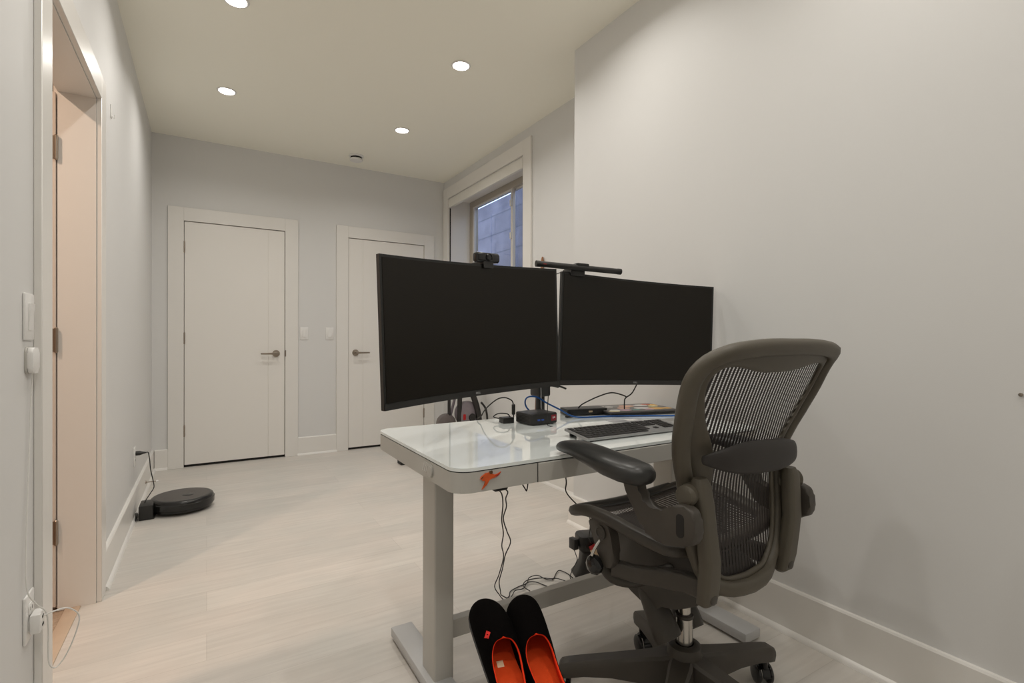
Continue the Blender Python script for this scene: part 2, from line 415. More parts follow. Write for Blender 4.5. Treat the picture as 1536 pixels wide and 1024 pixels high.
# the door itself stands open into the hall, hinged on the far jamb
bm = bm_new(); hx = XL-LT-.001
box(bm, hx-.75, hx-.003, DY1-.006, DY1+.028, .02, DZ-.006, .0015, 1)
dl = struct('door_3', bm, M['pink_door'])
for z in (.31, 1.06, 1.81):
    q = bm_new(); tube(q, [(hx-.001, DY1-.009, z-.05), (hx-.001, DY1-.009, z-.046), (hx-.001, DY1-.009, z+.046), (hx-.001, DY1-.009, z+.05)], [.003, .0065, .0065, .003], 12)
    box(q, hx-.030, hx-.003, DY1-.0078, DY1-.005, z-.045, z+.045); obj('hinge', q, M['nickel'], dl)
q = bm_new(); lathe(q, [(0, 0), (.026, 0), (.026, .006), (.01, .011), (.0095, .05), (0, .05)], (hx-.69, DY1-.006, .94), '-Y', 20); tube(q, [(hx-.69, DY1-.054, .94), (hx-.57, DY1-.054, .94)], .008, 10); obj('door_handle', q, M['nickel'], dl)
# hall beyond
bm = bm_new(); box(bm, -2.4, XL-.05, .2, 4.4, -.1, -.002); struct('floor', bm, M['carpet'], smooth=False)
bm = bm_new(); box(bm, -2.5, XL-LT, .1, 4.5, 2.62, ZC+.12); struct('ceiling', bm, M['ceiling'], smooth=False)
bm = bm_new(); box(bm, -2.5, -2.4, .1, 4.5, -.1, 2.64); box(bm, -2.4, XL-LT, .1, .2, -.1, 2.64); box(bm, -2.4, XL-LT, 4.4, 4.5, -.1, 2.64)
struct('wall_hall', bm, M['hall_wall'], smooth=False)

# ------------------------------------------------------------------ window
bm = bm_new(); w = .115
for s0, s1 in ((WY0-w, WY0), (WY1, WY1+w)): box(bm, XW-T, XW, s0, s1, WZ0-w, WZ1+w, .002, 1)
box(bm, XW-T, XW, WY0, WY1, WZ1, WZ1+w, .002, 1); box(bm, XW-T, XW, WY0, WY1, WZ0-w, WZ0, .002, 1)
# jamb lining of the deep reveal
XF = XW+.235
box(bm, XW, XF, WY0-.0, WY0+.012, WZ0, WZ1); box(bm, XW, XF, WY1-.012, WY1, WZ0, WZ1); box(bm, XW, XF, WY0+.012, WY1-.012, WZ1-.012, WZ1); box(bm, XW-.02, XF, WY0+.012, WY1-.012, WZ0, WZ0+.018)
struct('trim_5', bm, M['trim'])
bm = bm_new(); fy0, fy1, fz0, fz1 = WY0+.012, WY1-.012, WZ0+.018, WZ1-.012; fw = .062
xa, xb = XF, XF+.07
box(bm, xa, xb, fy0, fy0+fw, fz0, fz1, .003, 1); box(bm, xa, xb, fy1-fw, fy1, fz0, fz1, .003, 1); box(bm, xa, xb, fy0+fw, fy1-fw, fz1-fw, fz1, .003, 1); box(bm, xa, xb, fy0+fw, fy1-fw, fz0, fz0+fw, .003, 1)
win = struct('window_1', bm, M['vinyl'])
ym = 4.04
def sash(ya, yb_, x, mname, m):
    q = bm_new(); s = .034
    za, zb = fz0+fw-.008, fz1-fw+.008
    box(q, x, x+.03, ya, ya+s, za, zb, .003, 1); box(q, x, x+.03, yb_-s, yb_, za, zb, .003, 1); box(q, x, x+.03, ya+s, yb_-s, za, za+s, .003, 1); box(q, x, x+.03, ya+s, yb_-s, zb-s*.6, zb, .003, 1)
    o = obj('sash', q, m, win)
    q = bm_new(); box(q, x+.012, x+.016, ya+s-.005, yb_-s+.005, za+s-.005, zb-s*.6+.005); obj('pane', q, M['glass'], o, smooth=False)
    return o
s1 = sash(ym-.045, fy1-fw+.012, xa+.004, 'sash', M['vinyl_white'])
s2 = sash(fy0+fw-.012, ym+.035, xa+.036, 'sash', M['vinyl_white'])
for z in (2.33, 2.03):
    q = bm_new(); box(q, xa-.012, xa+.005, ym-.04, ym-.015, z-.03, z+.03, .004, 2); obj('latch', q, M['vinyl_white'], s1)
# roller blind rolled up in a flat cassette under the head casing
bl = thing('roller_blind', 'white roller blind rolled up behind a flat valance at the window head', 'blind', (XW+.03, (WY0+WY1)/2, WZ1-.1))
bm = bm_new(); box(bm, XW-.012, XW-.002, WY0+.014, WY1-.014, WZ1-.098, WZ1-.013, .002, 1); obj('valance', bm, M['blind'], bl)
bm = bm_new(); tube(bm, [(XW+.045, WY0+.02, WZ1-.05), (XW+.045, WY1-.02, WZ1-.05)], .026, 20); obj('roller', bm, M['blind'], bl)
bm = bm_new(); box(bm, XW+.0, XW+.012, WY1-.0165, WY1-.013, WZ0+.02, WZ1-.1); obj('side_track', bm, M['dark_gap'], bl)
bm = bm_new(); tube(bm, [(XW+.02, WY0+.03, WZ1-.08), (XW+.02, WY0+.03, 1.6)], .0015, 6); obj('bead_cord', bm, M['cord_white'], bl)
# window well outside
bm = bm_new(); box(bm, 3.12, 3.4, 1.8, 7.5, .5, 2.82); box(bm, XO, 3.12, 7.3, 7.5, .5, 2.82); box(bm, XO, 3.12, 1.8, 2.0, .5, 2.82); box(bm, XO, 3.12, 2.0, 7.3, .5, 1.0)
struct('wall_window_well', bm, M['block'], smooth=False)

# ------------------------------------------------------------------ ceiling lights and vent
def ceiling_light(x, y, label, power):
    t = thing('ceiling_light', label, 'ceiling light', (x, y, ZC), group='recessed ceiling lights')
    bm = bm_new(); lathe(bm, [(.047, -.0005), (.058, -.0005), (.060, -.002), (.058, -.005), (.05, -.0065), (.047, -.004)], (x, y, ZC), 'Z', 40, ring=True)
    obj('trim_ring', bm, M['white_plastic'], t)
    bm = bm_new(); lathe(bm, [(0, -.0105), (.02, -.010), (.036, -.0085), (.0465, -.0055), (.0465, -.001), (0, -.001)], (x, y, ZC), 'Z', 40); obj('lens', bm, M['lens'], t)
    area('lamp', (x, y, ZC-.012), (0, 0, 0), .085, power, (1, .96, .905), t, 152)
PW, PN, PB = 4.9, 4.4, 4.2
ceiling_light(.123, 2.851, 'recessed ceiling light cut by the top edge of the picture', PW)
ceiling_light(.114, 3.921, 'recessed ceiling light above the closed door with hinges on its left', PW)
ceiling_light(1.328, 2.815, 'recessed ceiling light nearest the forward corner of the right wall, largest whole one', PW)
ceiling_light(1.335, 3.925, 'recessed ceiling light nearest the ceiling vent', PW)
ceiling_light(.125, 1.775, 'recessed ceiling light beside the open doorway, above the picture', PN)
ceiling_light(1.33, 1.745, 'recessed ceiling light above the desk, above the picture', PN)
ceiling_light(.125, .70, 'recessed ceiling light overhead on the doorway side, behind the camera', PB)
ceiling_light(1.33, .675, 'recessed ceiling light overhead on the chair side, behind the camera', PB)
ceiling_light(.125, -.4, 'recessed ceiling light at the near end on the doorway side', PB)
ceiling_light(1.33, -.4, 'recessed ceiling light at the near end on the chair side', PB)
t = thing('ceiling_vent', 'round white ceiling vent with a dark gap near the back wall', 'vent', (1.165, 4.69, ZC))
bm = bm_new(); lathe(bm, [(.05, 0), (.066, 0), (.066, -.008), (.058, -.014), (.05, -.014)], (1.165, 4.69, ZC), 'Z', 36); obj('collar', bm, M['white_plastic'], t)
bm = bm_new(); lathe(bm, [(0, 0), (.049, 0), (.049, -.03), (0, -.03)], (1.165, 4.69, ZC), 'Z', 36); obj('throat', bm, M['dark_gap'], t)
bm = bm_new(); lathe(bm, [(0, -.028), (.052, -.028), (.058, -.034), (.054, -.045), (.03, -.05), (0, -.05)], (1.165, 4.69, ZC), 'Z', 36); obj('disc', bm, M['white_plastic'], t)

# ------------------------------------------------------------------ switches, outlets, small wall things
def switch_back(x, z, label):
    t = thing('light_switch', label, 'light switch', (x, YB, z), group='rocker light switches')
    bm = bm_new(); box(bm, x-.036, x+.036, YB-.006, YB, z-.058, z+.058, .003, 2); obj('wall_plate', bm, M['white_plastic'], t)
    bm = bm_new(); prism(bm, [(-.033, 0), (.033, 0), (.033, .002), (0, .0045), (-.033, .006)], lambda a, c, q: (q, YB-.0055-c, z+a), x-.0165, x+.0165, .0006)
    obj('rocker', bm, M['white_plastic'], t)
switch_back(.773, 1.122, 'white rocker switch next to the casing of the left closed door')
switch_back(.998, 1.123, 'white rocker switch next to the casing of the closed door behind the monitor')
def plate_left(y, z, t, parts, x=XL):
    bm = bm_new(); box(bm, x, x+.0065, y-.036, y+.036, z-.058, z+.058, .003, 2); obj('wall_plate', bm, M['white_plastic'], t)
t = thing('light_switch', 'white rocker switch on the near left wall above the small sensor', 'light switch', (XL, 1.695, 1.119), group='rocker light switches')
plate_left(1.695, 1.119, t, 0)
bm = bm_new(); prism(bm, [(-.033, 0), (.033, 0), (.033, .007), (0, .0035), (-.033, .002)], lambda a, c, q: (XL+.006+c, q, 1.119+a), 1.695-.0165, 1.695+.0165, .0006); obj('rocker', bm, M['white_plastic'], t)
t = thing('wall_sensor', 'small white box on the near left wall under the switch', 'sensor', (XL, 1.70, 1.011))
bm = bm_new(); prism(bm, rrect(.058, .064, .014, 5, 1.705, 1.011), lambda a, c, q: (q, a, c), XL+.004, XL+.016, .004); obj('housing', bm, M['white_plastic'], t)
bm = bm_new(); prism(bm, rrect(.064, .068, .015, 5, 1.705, 1.011), lambda a, c, q: (q, a, c), XL, XL+.0045, .001); obj('back_plate', bm, M['desk_metal'], t)
def outlet(y, z, label):
    t = thing('wall_outlet', label, 'outlet', (XL, y, z), group='wall outlets')
    plate_left(y, z, t, 0)
    for dz in (-.02, .02):
        bm = bm_new(); prism(bm, rrect(.034, .028, .008, 4, y, z+dz), lambda a, c, q: (q, a, c), XL+.006, XL+.0085, .0006)
        o = obj('socket', bm, M['white_plastic'], t)
        bm = bm_new()
        for dy in (-.0065, .0065): box(bm, XL+.0078, XL+.0089, y+dy-.001, y+dy+.001, z+dz-.004, z+dz+.005)
        obj('slots', bm, M['dark_gap'], o)
outlet(1.695, .376, 'white wall outlet at the near left with a white charger plugged in')
outlet(3.85, .345, 'white wall outlet above the robot vacuum with a black plug in it')
t = thing('usb_charger', 'white cube charger plugged into the near left outlet', 'charger', (XL, 1.695, .376))
bm = bm_new(); box(bm, XL+.0092, XL+.030, 1.672, 1.716, .336, .384, .004, 2); obj('housing', bm, M['white_plastic'], t)
bm = bm_new()
for z in (.350, .370): box(bm, XL+.0295, XL+.0307, 1.688, 1.702, z-.0028, z+.0028)
obj('usb_port', bm, M['dark_gap'], t)
pts = [(XL+.010, 1.70, .979), (XL+.007, 1.705, .94), (XL+.005, 1.70, .85), (XL+.005, 1.685, .72), (XL+.006, 1.665, .57), (XL+.009, 1.655, .46), (XL+.022, 1.675, .41), (XL+.035, 1.70, .375),
       (XL+.037, 1.71, .33), (XL+.034, 1.725, .27), (XL+.034, 1.735, .225), (XL+.044, 1.75, .205), (XL+.064, 1.755, .23), (XL+.086, 1.745, .29), (XL+.093, 1.735, .335), (XL+.076, 1.71, .37), (XL+.052, 1.70, .374), (XL+.0312, 1.695, .370)]
single('charging_cable', cable(pts, .0017, 8, 8), M['cord_white'], 'thin white cable hanging from the wall sensor and looping into the charger', 'cable')
t = thing('wall_hook', 'small white hook high on the left wall beyond the doorway', 'hook', (XL, 2.975, 2.11))
bm = bm_new(); box(bm, XL, XL+.004, 2.962, 2.988, 2.09, 2.15, .0015, 1); obj('base_plate', bm, M['white_plastic'], t)
bm = bm_new(); tube(bm, spline([(XL+.004, 2.975, 2.10), (XL+.013, 2.975, 2.092), (XL+.015, 2.975, 2.108)], 5), .0028, 8); obj('prong', bm, M['white_plastic'], t)
bm = bm_new(); lathe(bm, [(0, 0), (.0045, 0), (.005, .004), (.0035, .0065), (0, .007)], (XB, .447, .924), '-X', 16); lathe(bm, [(0, -.01), (.0012, -.01), (.0012, .001), (0, .001)], (XB, .447, .924), '-X', 8)
single('nail', bm, M['nickel'], 'small dark nail head in the bare right wall at the picture edge', 'nail')
t = thing('door_stop', 'thin metal door stop sticking out of the left baseboard', 'door stop', (XL+.016, 4.35, .06))
bm = bm_new(); lathe(bm, [(0, 0), (.011, 0), (.011, .004), (.004, .007), (.0035, .062), (0, .062)], (XL+.016, 4.35, .066), 'X', 16); obj('rod', bm, M['nickel'], t)
bm = bm_new(); lathe(bm, [(0, .060), (.007, .060), (.008, .066), (.006, .074), (0, .075)], (XL+.016, 4.35, .066), 'X', 16); obj('rubber_tip', bm, M['white_plastic'], t)

# ------------------------------------------------------------------ robot vacuum and its dock
vx, vy = -.130, 3.80
t = thing('robot_vacuum', 'round black robot vacuum parked at its dock on the floor', 'robot vacuum', (vx, vy, 0))
bm = bm_new(); lathe(bm, [(0, .012), (.155, .012), (.166, .02), (.170, .035), (.170, .072), (.166, .082), (.160, .087), (.150, .089)], (vx, vy, 0), 'Z', 64); obj('body', bm, M['vac_ring'], t)
bm = bm_new(); lathe(bm, [(0, .0892), (.138, .0892), (.148, .0888), (.1485, .086), (0, .086)], (vx, vy, 0), 'Z', 64); obj('top_plate', bm, M['vac_top'], t)
bm = bm_new(); lathe(bm, [(0, .0915), (.028, .0915), (.033, .0893), (0, .089)], (vx+.03, vy-.02, 0), 'Z', 32); obj('clean_button', bm, M['vac_ring'], t)
bm = bm_new()
rings = []
for k in range(-9, 30):
    a = R(-140+k*5)
    rings.append([(vx+r_*math.cos(a), vy+r_*math.sin(a), z) for r_, z in ((.168, .03), (.1745, .034), (.1755, .066), (.168, .072))])
loft(bm, rings); obj('bumper', bm, M['black_gloss'], t)
for dx, dy in ((-.09, 0), (.09, 0)):
    bm = bm_new(); lathe(bm, [(0, -.012), (.034, -.012), (.036, 0), (.034, .012), (0, .012)], (vx+dx, vy+dy, .036), 'X', 20); obj('wheel', bm, M['rubber'], t)
t = thing('charging_dock', 'small black charging dock beside the left baseboard behind the robot vacuum', 'charging dock', (-.30, 3.72, 0))
bm = bm_new(); box(bm, XL+.04, XL+.11, 3.66, 3.80, 0, .085, .006, 2); obj('tower', bm, M['black_plastic'], t)
bm = bm_new(); box(bm, XL+.04, vx-.135, 3.665, 3.795, 0, .010, .003, 2); obj('base_plate', bm, M['black_plastic'], t)
bm = bm_new()
for i in range(3): tube(bm, [(XL+.033+.006*math.cos(k*.6+i), 3.652-.006*i+.010*math.sin(k*.5), .008+.05*(k % 14)/14) for k in range(15)], .0022, 6)
obj('cord_bundle', bm, M['cable'], t)
DOCK_PTS = [(XL+.06, 3.85, .365), (-.31, 3.85, .362), (-.303, 3.85, .315), (-.297, 3.84, .255), (-.283, 3.83, .185), (-.279, 3.81, .152), (-.295, 3.78, .125), (-.312, 3.74, .10), (-.318, 3.735, .083)]
t = thing('power_cable', 'black cable with plug running from the far left outlet down to the dock', 'cable', (XL, 3.85, .375))
bm = bm_new(); lathe(bm, [(0, 0), (.014, 0), (.014, .02), (.007, .04), (.003, .055), (0, .055)], (XL+.0092, 3.85, .365), 'X', 16); obj('plug', bm, M['black_plastic'], t)
obj('cord', cable(DOCK_PTS, .0028), M['cable'], t)

# ------------------------------------------------------------------ standing desk
DX0, DX1, DYF, DYB, DZT = .512, 1.735, 1.113, 1.768, .75
desk = thing('standing_desk', 'grey height adjustable desk with white glass top and drawer', 'desk', ((DX0+DX1)/2, 1.44, 0))
cx, cy = (DX0+DX1)/2, (DYF+DYB)/2
bm = bm_new(); prism(bm, rrect(DX1-DX0, DYB-DYF, .05, 10, cx, cy), lambda a, c, q: (a, c, q), DZT-.0085, DZT, .0022, seg=2); obj('glass_top', bm, M['desk_glass'], desk)
bm = bm_new(); prism(bm, rrect(DX1-DX0-.004, DYB-DYF-.004, .05, 10, cx, cy), lambda a, c, q: (a, c, q), DZT-.0115, DZT-.0085); obj('edge_gasket', bm, M['cable'], desk)
bm = bm_new()
# apron shell: front is cut away where the drawer sits
OUT = rrect(DX1-DX0, DYB-DYF, .05, 10, cx, cy); zb, zt = DZT-.062, DZT-.0115
prism(bm, OUT, lambda a, c, q: (a, c, q), zb, zt, .002)
obj('apron', bm, M['desk_apron'], desk)
sx0, sx1 = .752, 1.495
bm = bm_new()
box(bm, sx0, sx1, DYF-.0025, DYF+.004, zb-.0005, zt-.001, .0008, 1); dr = obj('drawer', bm, M['desk_apron'], desk)
for xx in (sx0-.002, sx1):
    bm = bm_new(); box(bm, xx, xx+.002, DYF-.0012, DYF+.003, zb, zt); obj('drawer_gap', bm, M['dark_gap'], dr)
# control panel with four marks on the left side
cyb = 1.285
bm = bm_new(); prism(bm, rrect(.066, .036, .012, 5, cyb, DZT-.035), lambda a, c, q: (q, a, c), DX0-.003, DX0+.001, .001); cp = obj('control_panel', bm, M['desk_apron'], desk)
bm = bm_new()
for k in range(4):
    y = cyb+.024-k*.012
    tube(bm, [(DX0-.0036, y+.008, DZT-.043), (DX0-.0036, y+.001, DZT-.026)], .0012, 6)
obj('button_marks', bm, M['white_plastic'], cp)
bm = bm_new(); lathe(bm, [(0, 0), (.015, 0), (.0145, .003), (.012, .0042), (0, .0042)], (DX0-.0028, cyb-.021, DZT-.036), '-X', 24); obj('dial', bm, M['desk_apron'], cp)
for nm, xa_, xb_, fa, fb in (('left', .582, .645, .562, .640), ('right', 1.60, 1.664, 1.606, 1.690)):
    bm = bm_new(); prism(bm, rrect(xb_-xa_, .10, .006, 3, (xa_+xb_)/2, 1.46), lambda a, c, q: (a, c, q), .036, zb-.012); lg = obj('leg', bm, M['desk_metal'], desk)
    bm = bm_new(); box(bm, xa_-.012, xb_+.012, 1.30, 1.62, zb-.034, zb+.001, .002, 1); obj('bracket', bm, M['desk_metal'], lg)
    bm = bm_new(); box(bm, fa, fb, 1.085, 1.765, .008, .042, .005, 2); ft = obj('foot', bm, M['foot_metal'], desk)
    for y in (1.12, 1.73):
        bm = bm_new(); lathe(bm, [(0, 0), (.018, 0), (.02, .004), (.018, .009), (0, .009)], ((fa+fb)/2, y, 0), 'Z', 16); obj('glide', bm, M['rubber'], ft)
bm = bm_new(); box(bm, .645, 1.60, 1.44, 1.475, .136, .192, .003, 1); obj('crossbar', bm, M['desk_metal'], desk)
bm = bm_new(); box(bm, .692, .737, 1.24, 1.36, .637, zb+.001, .004, 1); obj('control_box', bm, M['black_plastic'], desk)
bm = bm_new(); box(bm, .648, .668, 1.42, 1.47, .600, zb+.001, .003, 1); obj('clamp', bm, M['black_plastic'], desk)

# orange leaping kangaroo magnet on the desk front
t = thing('magnet', 'orange kangaroo shaped magnet stuck on the front of the desk', 'magnet', (.607, DYF, .72))
def flat(poly, d0, d1, m, nm, parent, bev=.0005):
    bm = bm_new(); prism(bm, poly, lambda a, c, q: (.607+a*.001, DYF-q, .7205+c*.001), d0, d1, bev); return obj(nm, bm, m, parent)
body = [(-29, 0), (-25, 6), (-19, 9), (-13, 13), (-7, 12), (-2, 14), (3, 12), (8, 7), (13, 5), (20, 6), (27, 9), (31, 11), (26, 4), (19, 0), (12, -2), (5, -3), (0, -4), (-4, -7), (-6, -12), (-10, -17), (-15, -21), (-20, -25), (-24, -27), (-20, -21), (-16, -15), (-14, -9), (-16, -5), (-20, -7), (-23, -4), (-26, -1)]
flat(body, 0, .003, M['orange'], 'body', t)
flat([(-4, 12), (-1, 17), (3, 15), (5, 17), (7, 12), (5, 9), (0, 9)], .0002, .0036, M['orange_dark'], 'back_patch', t)
flat([(10, 3), (18, 4), (27, 8), (30, 10.5), (24, 3.5), (17, .5)], .0025, .0037, M['crimson'], 'tail_stripe', t)
flat([(-28, 0), (-24, 4.5), (-19, 6), (-22, 1.5), (-25, .2)], .0025, .0037, M['orange_dark'], 'head_patch', t)

# ------------------------------------------------------------------ monitors
def text_mesh(s, size, m, name, parent, mtx, depth=.0004):
    c = bpy.data.curves.new('txt', 'FONT'); c.body = s; c.size = size; c.extrude = depth; c.align_x = 'CENTER'; c.align_y = 'CENTER'
    o = bpy.data.objects.new('txt', c); COL.objects.link(o)
    dg = bpy.context.evaluated_depsgraph_get()
    me = bpy.data.meshes.new_from_object(o.evaluated_get(dg)); bpy.data.objects.remove(o); bpy.data.curves.remove(c)
    me.name = name; me.transform(mtx); me.materials.clear(); me.materials.append(m)
    q = bpy.data.objects.new(name, me); COL.objects.link(q); q.parent = parent; W[q] = W[parent]; return q
def monitor(cx, cy, cz, yaw, roll, Wd, H, label):
    """local: x across, y away from the viewer, z up; curved panel, hollow side to the viewer"""
    o = bpy.data.objects.new('monitor', None); COL.objects.link(o); o.empty_display_size = .05
    mtx = Matrix.Translation((cx, cy, cz)) @ Matrix.Rotation(yaw, 4, 'Z') @ Matrix.Rotation(roll, 4, 'Y')
    o.matrix_world = mtx; W[o] = mtx; tag(o, label, 'monitor', 'curved monitors above the desk')
    sag = .034; N = 24
    def fy(x): return sag*(1-(2*x/Wd)**2)
    def shell(x0, x1, z0, z1, ya, yb, n=N, bulge=0):
        bm = bm_new(); rings = []
        for i in range(n+1):
            x = x0+(x1-x0)*i/n; y = fy(x); e = bulge*(1-(2*x/Wd)**4)
            rings.append([(x, y+ya, z0), (x, y+yb+e*.2, z0), (x, y+yb+e, z0+(z1-z0)*.15), (x, y+yb+e, z0+(z1-z0)*.85), (x, y+yb+e*.2, z1), (x, y+ya, z1)])
        loft(bm, rings); return bm
    obj('housing', shell(-Wd/2, Wd/2, -H/2, H/2, 0, .016, bulge=.034), M['bezel'], o, world=False)
    obj('screen', shell(-Wd/2+.0085, Wd/2-.0085, -H/2+.019, H/2-.0075, -.0012, .004), M['screen'], o, world=False)
    obj('lower_bezel', shell(-Wd/2+.002, Wd/2-.002, -H/2+.0, -H/2+.0175, -.0025, .004), M['black_plastic'], o, world=False)
    bm = bm_new(); box(bm, -.07, .07, sag+.045, sag+.062, -.07, .07, .006, 2); obj('mount_plate', bm, M['monitor_back'], o, world=False)
    text_mesh('DELL', .0085, M['logo_grey'], 'logo', o, Matrix.Translation((.0, sag-.0032, -H/2+.009)) @ Matrix.Rotation(R(90), 4, 'X'))
    return o, mtx
mL, mtxL = monitor(.7225, 1.371, 1.0955, R(11.9), R(-2.2), .683, .41, 'left curved black monitor with the webcam on top')
mR, mtxR = monitor(1.437, 1.414, 1.0945, R(-7.5), R(2.0), .716, .408, 'right curved black monitor with the light bar clipped on top')

# monitor arm clamped to the back of the desk
AX, AY = 1.175, 1.725
arm = thing('monitor_mount', 'black monitor mount post clamped to the desk back between the monitors', 'monitor mount', (AX, AY, DZT))
bm = bm_new(); box(bm, AX-.045, AX+.045, AY-.04, AY+.055, DZT, DZT+.012, .003, 2); box(bm, AX-.03, AX+.03, DYB+.002, DYB+.012, DZT-.10, DZT+.012, .002, 1); obj('clamp', bm, M['black_plastic'], arm)
bm = bm_new(); lathe(bm, [(0, .012), (.026, .012), (.024, .02), (.019, .03), (.019, .42), (.017, .425), (0, .425)], (AX, AY, DZT), 'Z', 24); obj('post', bm, M['black_plastic'], arm)
for mt, s in ((mtxL, -1), (mtxR, 1)):
    end = mt @ Vector((0, .034+.068, 0))
    mid = Vector((AX+s*.16, AY+.035, end.z)); z = end.z
    bm = bm_new(); lathe(bm, [(0, -.03), (.028, -.03), (.028, .03), (0, .03)], (AX, AY, z+(-.031 if s > 0 else .031)), 'Z', 24)
    zz = z+(-.031 if s > 0 else .031)
    tube(bm, spline([(AX, AY, zz), (AX+s*.08, AY+.02, zz), (mid.x, mid.y, zz), ((mid.x+end.x)/2, (mid.y+end.y)/2+.02, (zz+z)/2), (end.x, end.y+.012, z), (end.x, end.y, z)], 5), .016, 12)
    lathe(bm, [(0, -.034), (.024, -.034), (.024, .034), (0, .034)], (mid.x, mid.y, zz), 'Z', 20)
    obj('arm', bm, M['black_plastic'], arm)
# stub under the left monitor with a connector, cables along the post
bm = bm_new(); box(bm, AX-.032, AX+.03, AY-.035, AY+.03, DZT+.085, DZT+.20, .008, 2); obj('cable_clip', bm, M['black_plastic'], arm)
bm = bm_new(); tube(bm, spline([(AX+.03, AY-.02, DZT+.135), (AX+.055, AY-.03, DZT+.13), (AX+.07, AY-.03, DZT+.126)], 4), [.010]*9, 10); tube(bm, spline([(AX+.07, AY-.03, DZT+.126), (AX+.11, AY-.03, DZT+.112)], 3), .004, 8); obj('plug', bm, M['black_plastic'], arm)
bm = bm_new(); tube(bm, spline([(AX-.026, AY-.03, DZT+.2), (AX-.02, AY-.034, DZT+.12), (AX-.018, AY-.036, DZT+.04), (AX-.016, AY-.04, DZT+.014)], 6), .003, 8); obj('grey_cord', bm, M['silver'], arm)

# webcam on the left monitor
def on_monitor(mt, x, H, Wd, dz=0, dy=0): return mt @ Vector((x, .034*(1-(2*x/Wd)**2)+dy, H/2+dz))
bm = bm_new(); H = .41
wc = bpy.data.objects.new('webcam', None); COL.objects.link(wc); xw = .053
wm = mtxL @ Matrix.Translation((xw, .034*(1-(2*xw/.683)**2), H/2)); wc.matrix_world = wm; W[wc] = wm
tag(wc, 'small black webcam perched on the left monitor', 'webcam')
bm = bm_new(); rings = []
for x, s in ((-.047, .55), (-.045, .85), (-.04, 1), (.04, 1), (.045, .85), (.047, .55)): rings.append(rring((x, .004, .0215), (0, 1, 0), (0, 0, 1), .014*s, .0155*s, 4, .6))
loft(bm, rings); obj('body', bm, M['black_gloss'], wc, world=False)
bm = bm_new(); lathe(bm, [(0, 0), (.013, 0), (.013, .004), (.0095, .0055), (.009, .003), (0, .003)], (0, -.0095, .0215), '-Y', 24); obj('lens', bm, M['black_gloss'], wc, world=False)
bm = bm_new(); box(bm, -.02, .02, -.008, .03, .0008, .012, .002, 1); box(bm, -.02, .02, -.0075, -.0045, -.012, .006, .001, 1); box(bm, -.02, .02, .052, .058, -.05, .01, .002, 1); box(bm, -.02, .02, .028, .058, .003, .011, .002, 1); obj('clip', bm, M['black_plastic'], wc, world=False)

# light bar on the right monitor
H2, W2 = .408, .716
lbx = -W2/2+.066
lm = mtxR @ Matrix.Translation((lbx, .034*(1-(2*lbx/W2)**2), H2/2)) @ Matrix.Rotation(R(-3), 4, 'Z')
lb = bpy.data.objects.new('monitor_light_bar', None); COL.objects.link(lb); lb.matrix_world = lm; W[lb] = lm
tag(lb, 'slim black light bar clipped on top of the right monitor', 'light bar')
bm = bm_new(); tube(bm, [(-.171, -.022, .017), (-.170, -.022, .017), (.170, -.022, .017), (.171, -.022, .017)], [.008, .0105, .0105, .008], 20); bar = obj('bar', bm, M['black_plastic'], lb, world=False)
for s in (-1, 1):
    bm = bm_new(); tube(bm, [(s*.172, -.022, .017), (s*.158, -.022, .017)], .0112, 20); obj('end_cap', bm, M['bezel'], bar, world=False)
bm = bm_new(); box(bm, -.148, -.136, -.0330, -.0318, .0155, .0175); obj('mark', bm, M['crimson'], bar, world=False)
bm = bm_new(); box(bm, -.028, .03, -.004, .052, .0005, .02, .004, 2); box(bm, -.03, .028, -.012, -.0035, -.012, .012, .002, 1); box(bm, -.028, .03, .050, .062, -.04, .018, .004, 2); obj('clip', bm, M['black_plastic'], lb, world=False)
bm = bm_new(); prism(bm, rrect(.052, .04, .008, 4, .01, -.012), lambda a, c, q: (a, c, q), .021, .033, .003); obj('top_knob', bm, M['bezel'], lb, world=False)
obj('cord', cable([(-.03, .055, .01), (-.075, .06, -.03), (-.08, .055, -.2), (-.075, .05, -.42), (-.085, .03, -.50), (-.09, .02, -.55), (-.06, .03, -.562)], .0016), M['cable'], lb, world=False)

# ------------------------------------------------------------------ things on the desk
# mini computer
Rz = lambda x, y, a: Matrix.Translation((x, y, DZT)) @ Matrix.Rotation(a, 4, 'Z')
def thing_at(name, label, cat, x, y, rz=0, z=DZT, group=None): return thing(name, label, cat, (x, y, z), rz, group)
t = thing_at('mini_computer', 'black square mini computer with a red label on the desk', 'computer', 1.076, 1.605, R(3))
bm = bm_new(); prism(bm, rrect(.122, .112, .012, 5), lambda a, c, q: (a, c, q), .003, .040, .003); c = obj('case', bm, M['black_plastic'], t, world=False)
bm = bm_new(); prism(bm, rrect(.118, .108, .012, 5), lambda a, c, q: (a, c, q), .0398, .0412, .0006); obj('lid', bm, M['bezel'], t, world=False)
bm = bm_new(); box(bm, .028, .052, -.0566, -.0558, .012, .034); lab = obj('label', bm, M['stick_red'], c, world=False)
bm = bm_new(); box(bm, .035, .038, -.0569, -.0565, .020, .027); box(bm, .040, .046, -.0569, -.0565, .022, .0245); box(bm, .040, .046, -.0569, -.0565, .0262, .0275); obj('label_print', bm, M['white_plastic'], lab, world=False)
for x in (-.03, -.012):
    bm = bm_new(); box(bm, x-.006, x+.006, -.0566, -.0559, .016, .022); obj('usb_port', bm, M['led_blue'], c, world=False)
bm = bm_new()
for k in range(5): box(bm, -.0617, -.0605, -.04, .04, .010+k*.005, .012+k*.005)
obj('side_vent', bm, M['dark_gap'], c, world=False)
for x in (-.045, .045):
    for y in (-.04, .04): bm = bm_new(); lathe(bm, [(0, 0), (.006, 0), (.006, .0035), (0, .0035)], (x, y, 0), 'Z', 10); obj('rubber_foot', bm, M['rubber'], t, world=False)
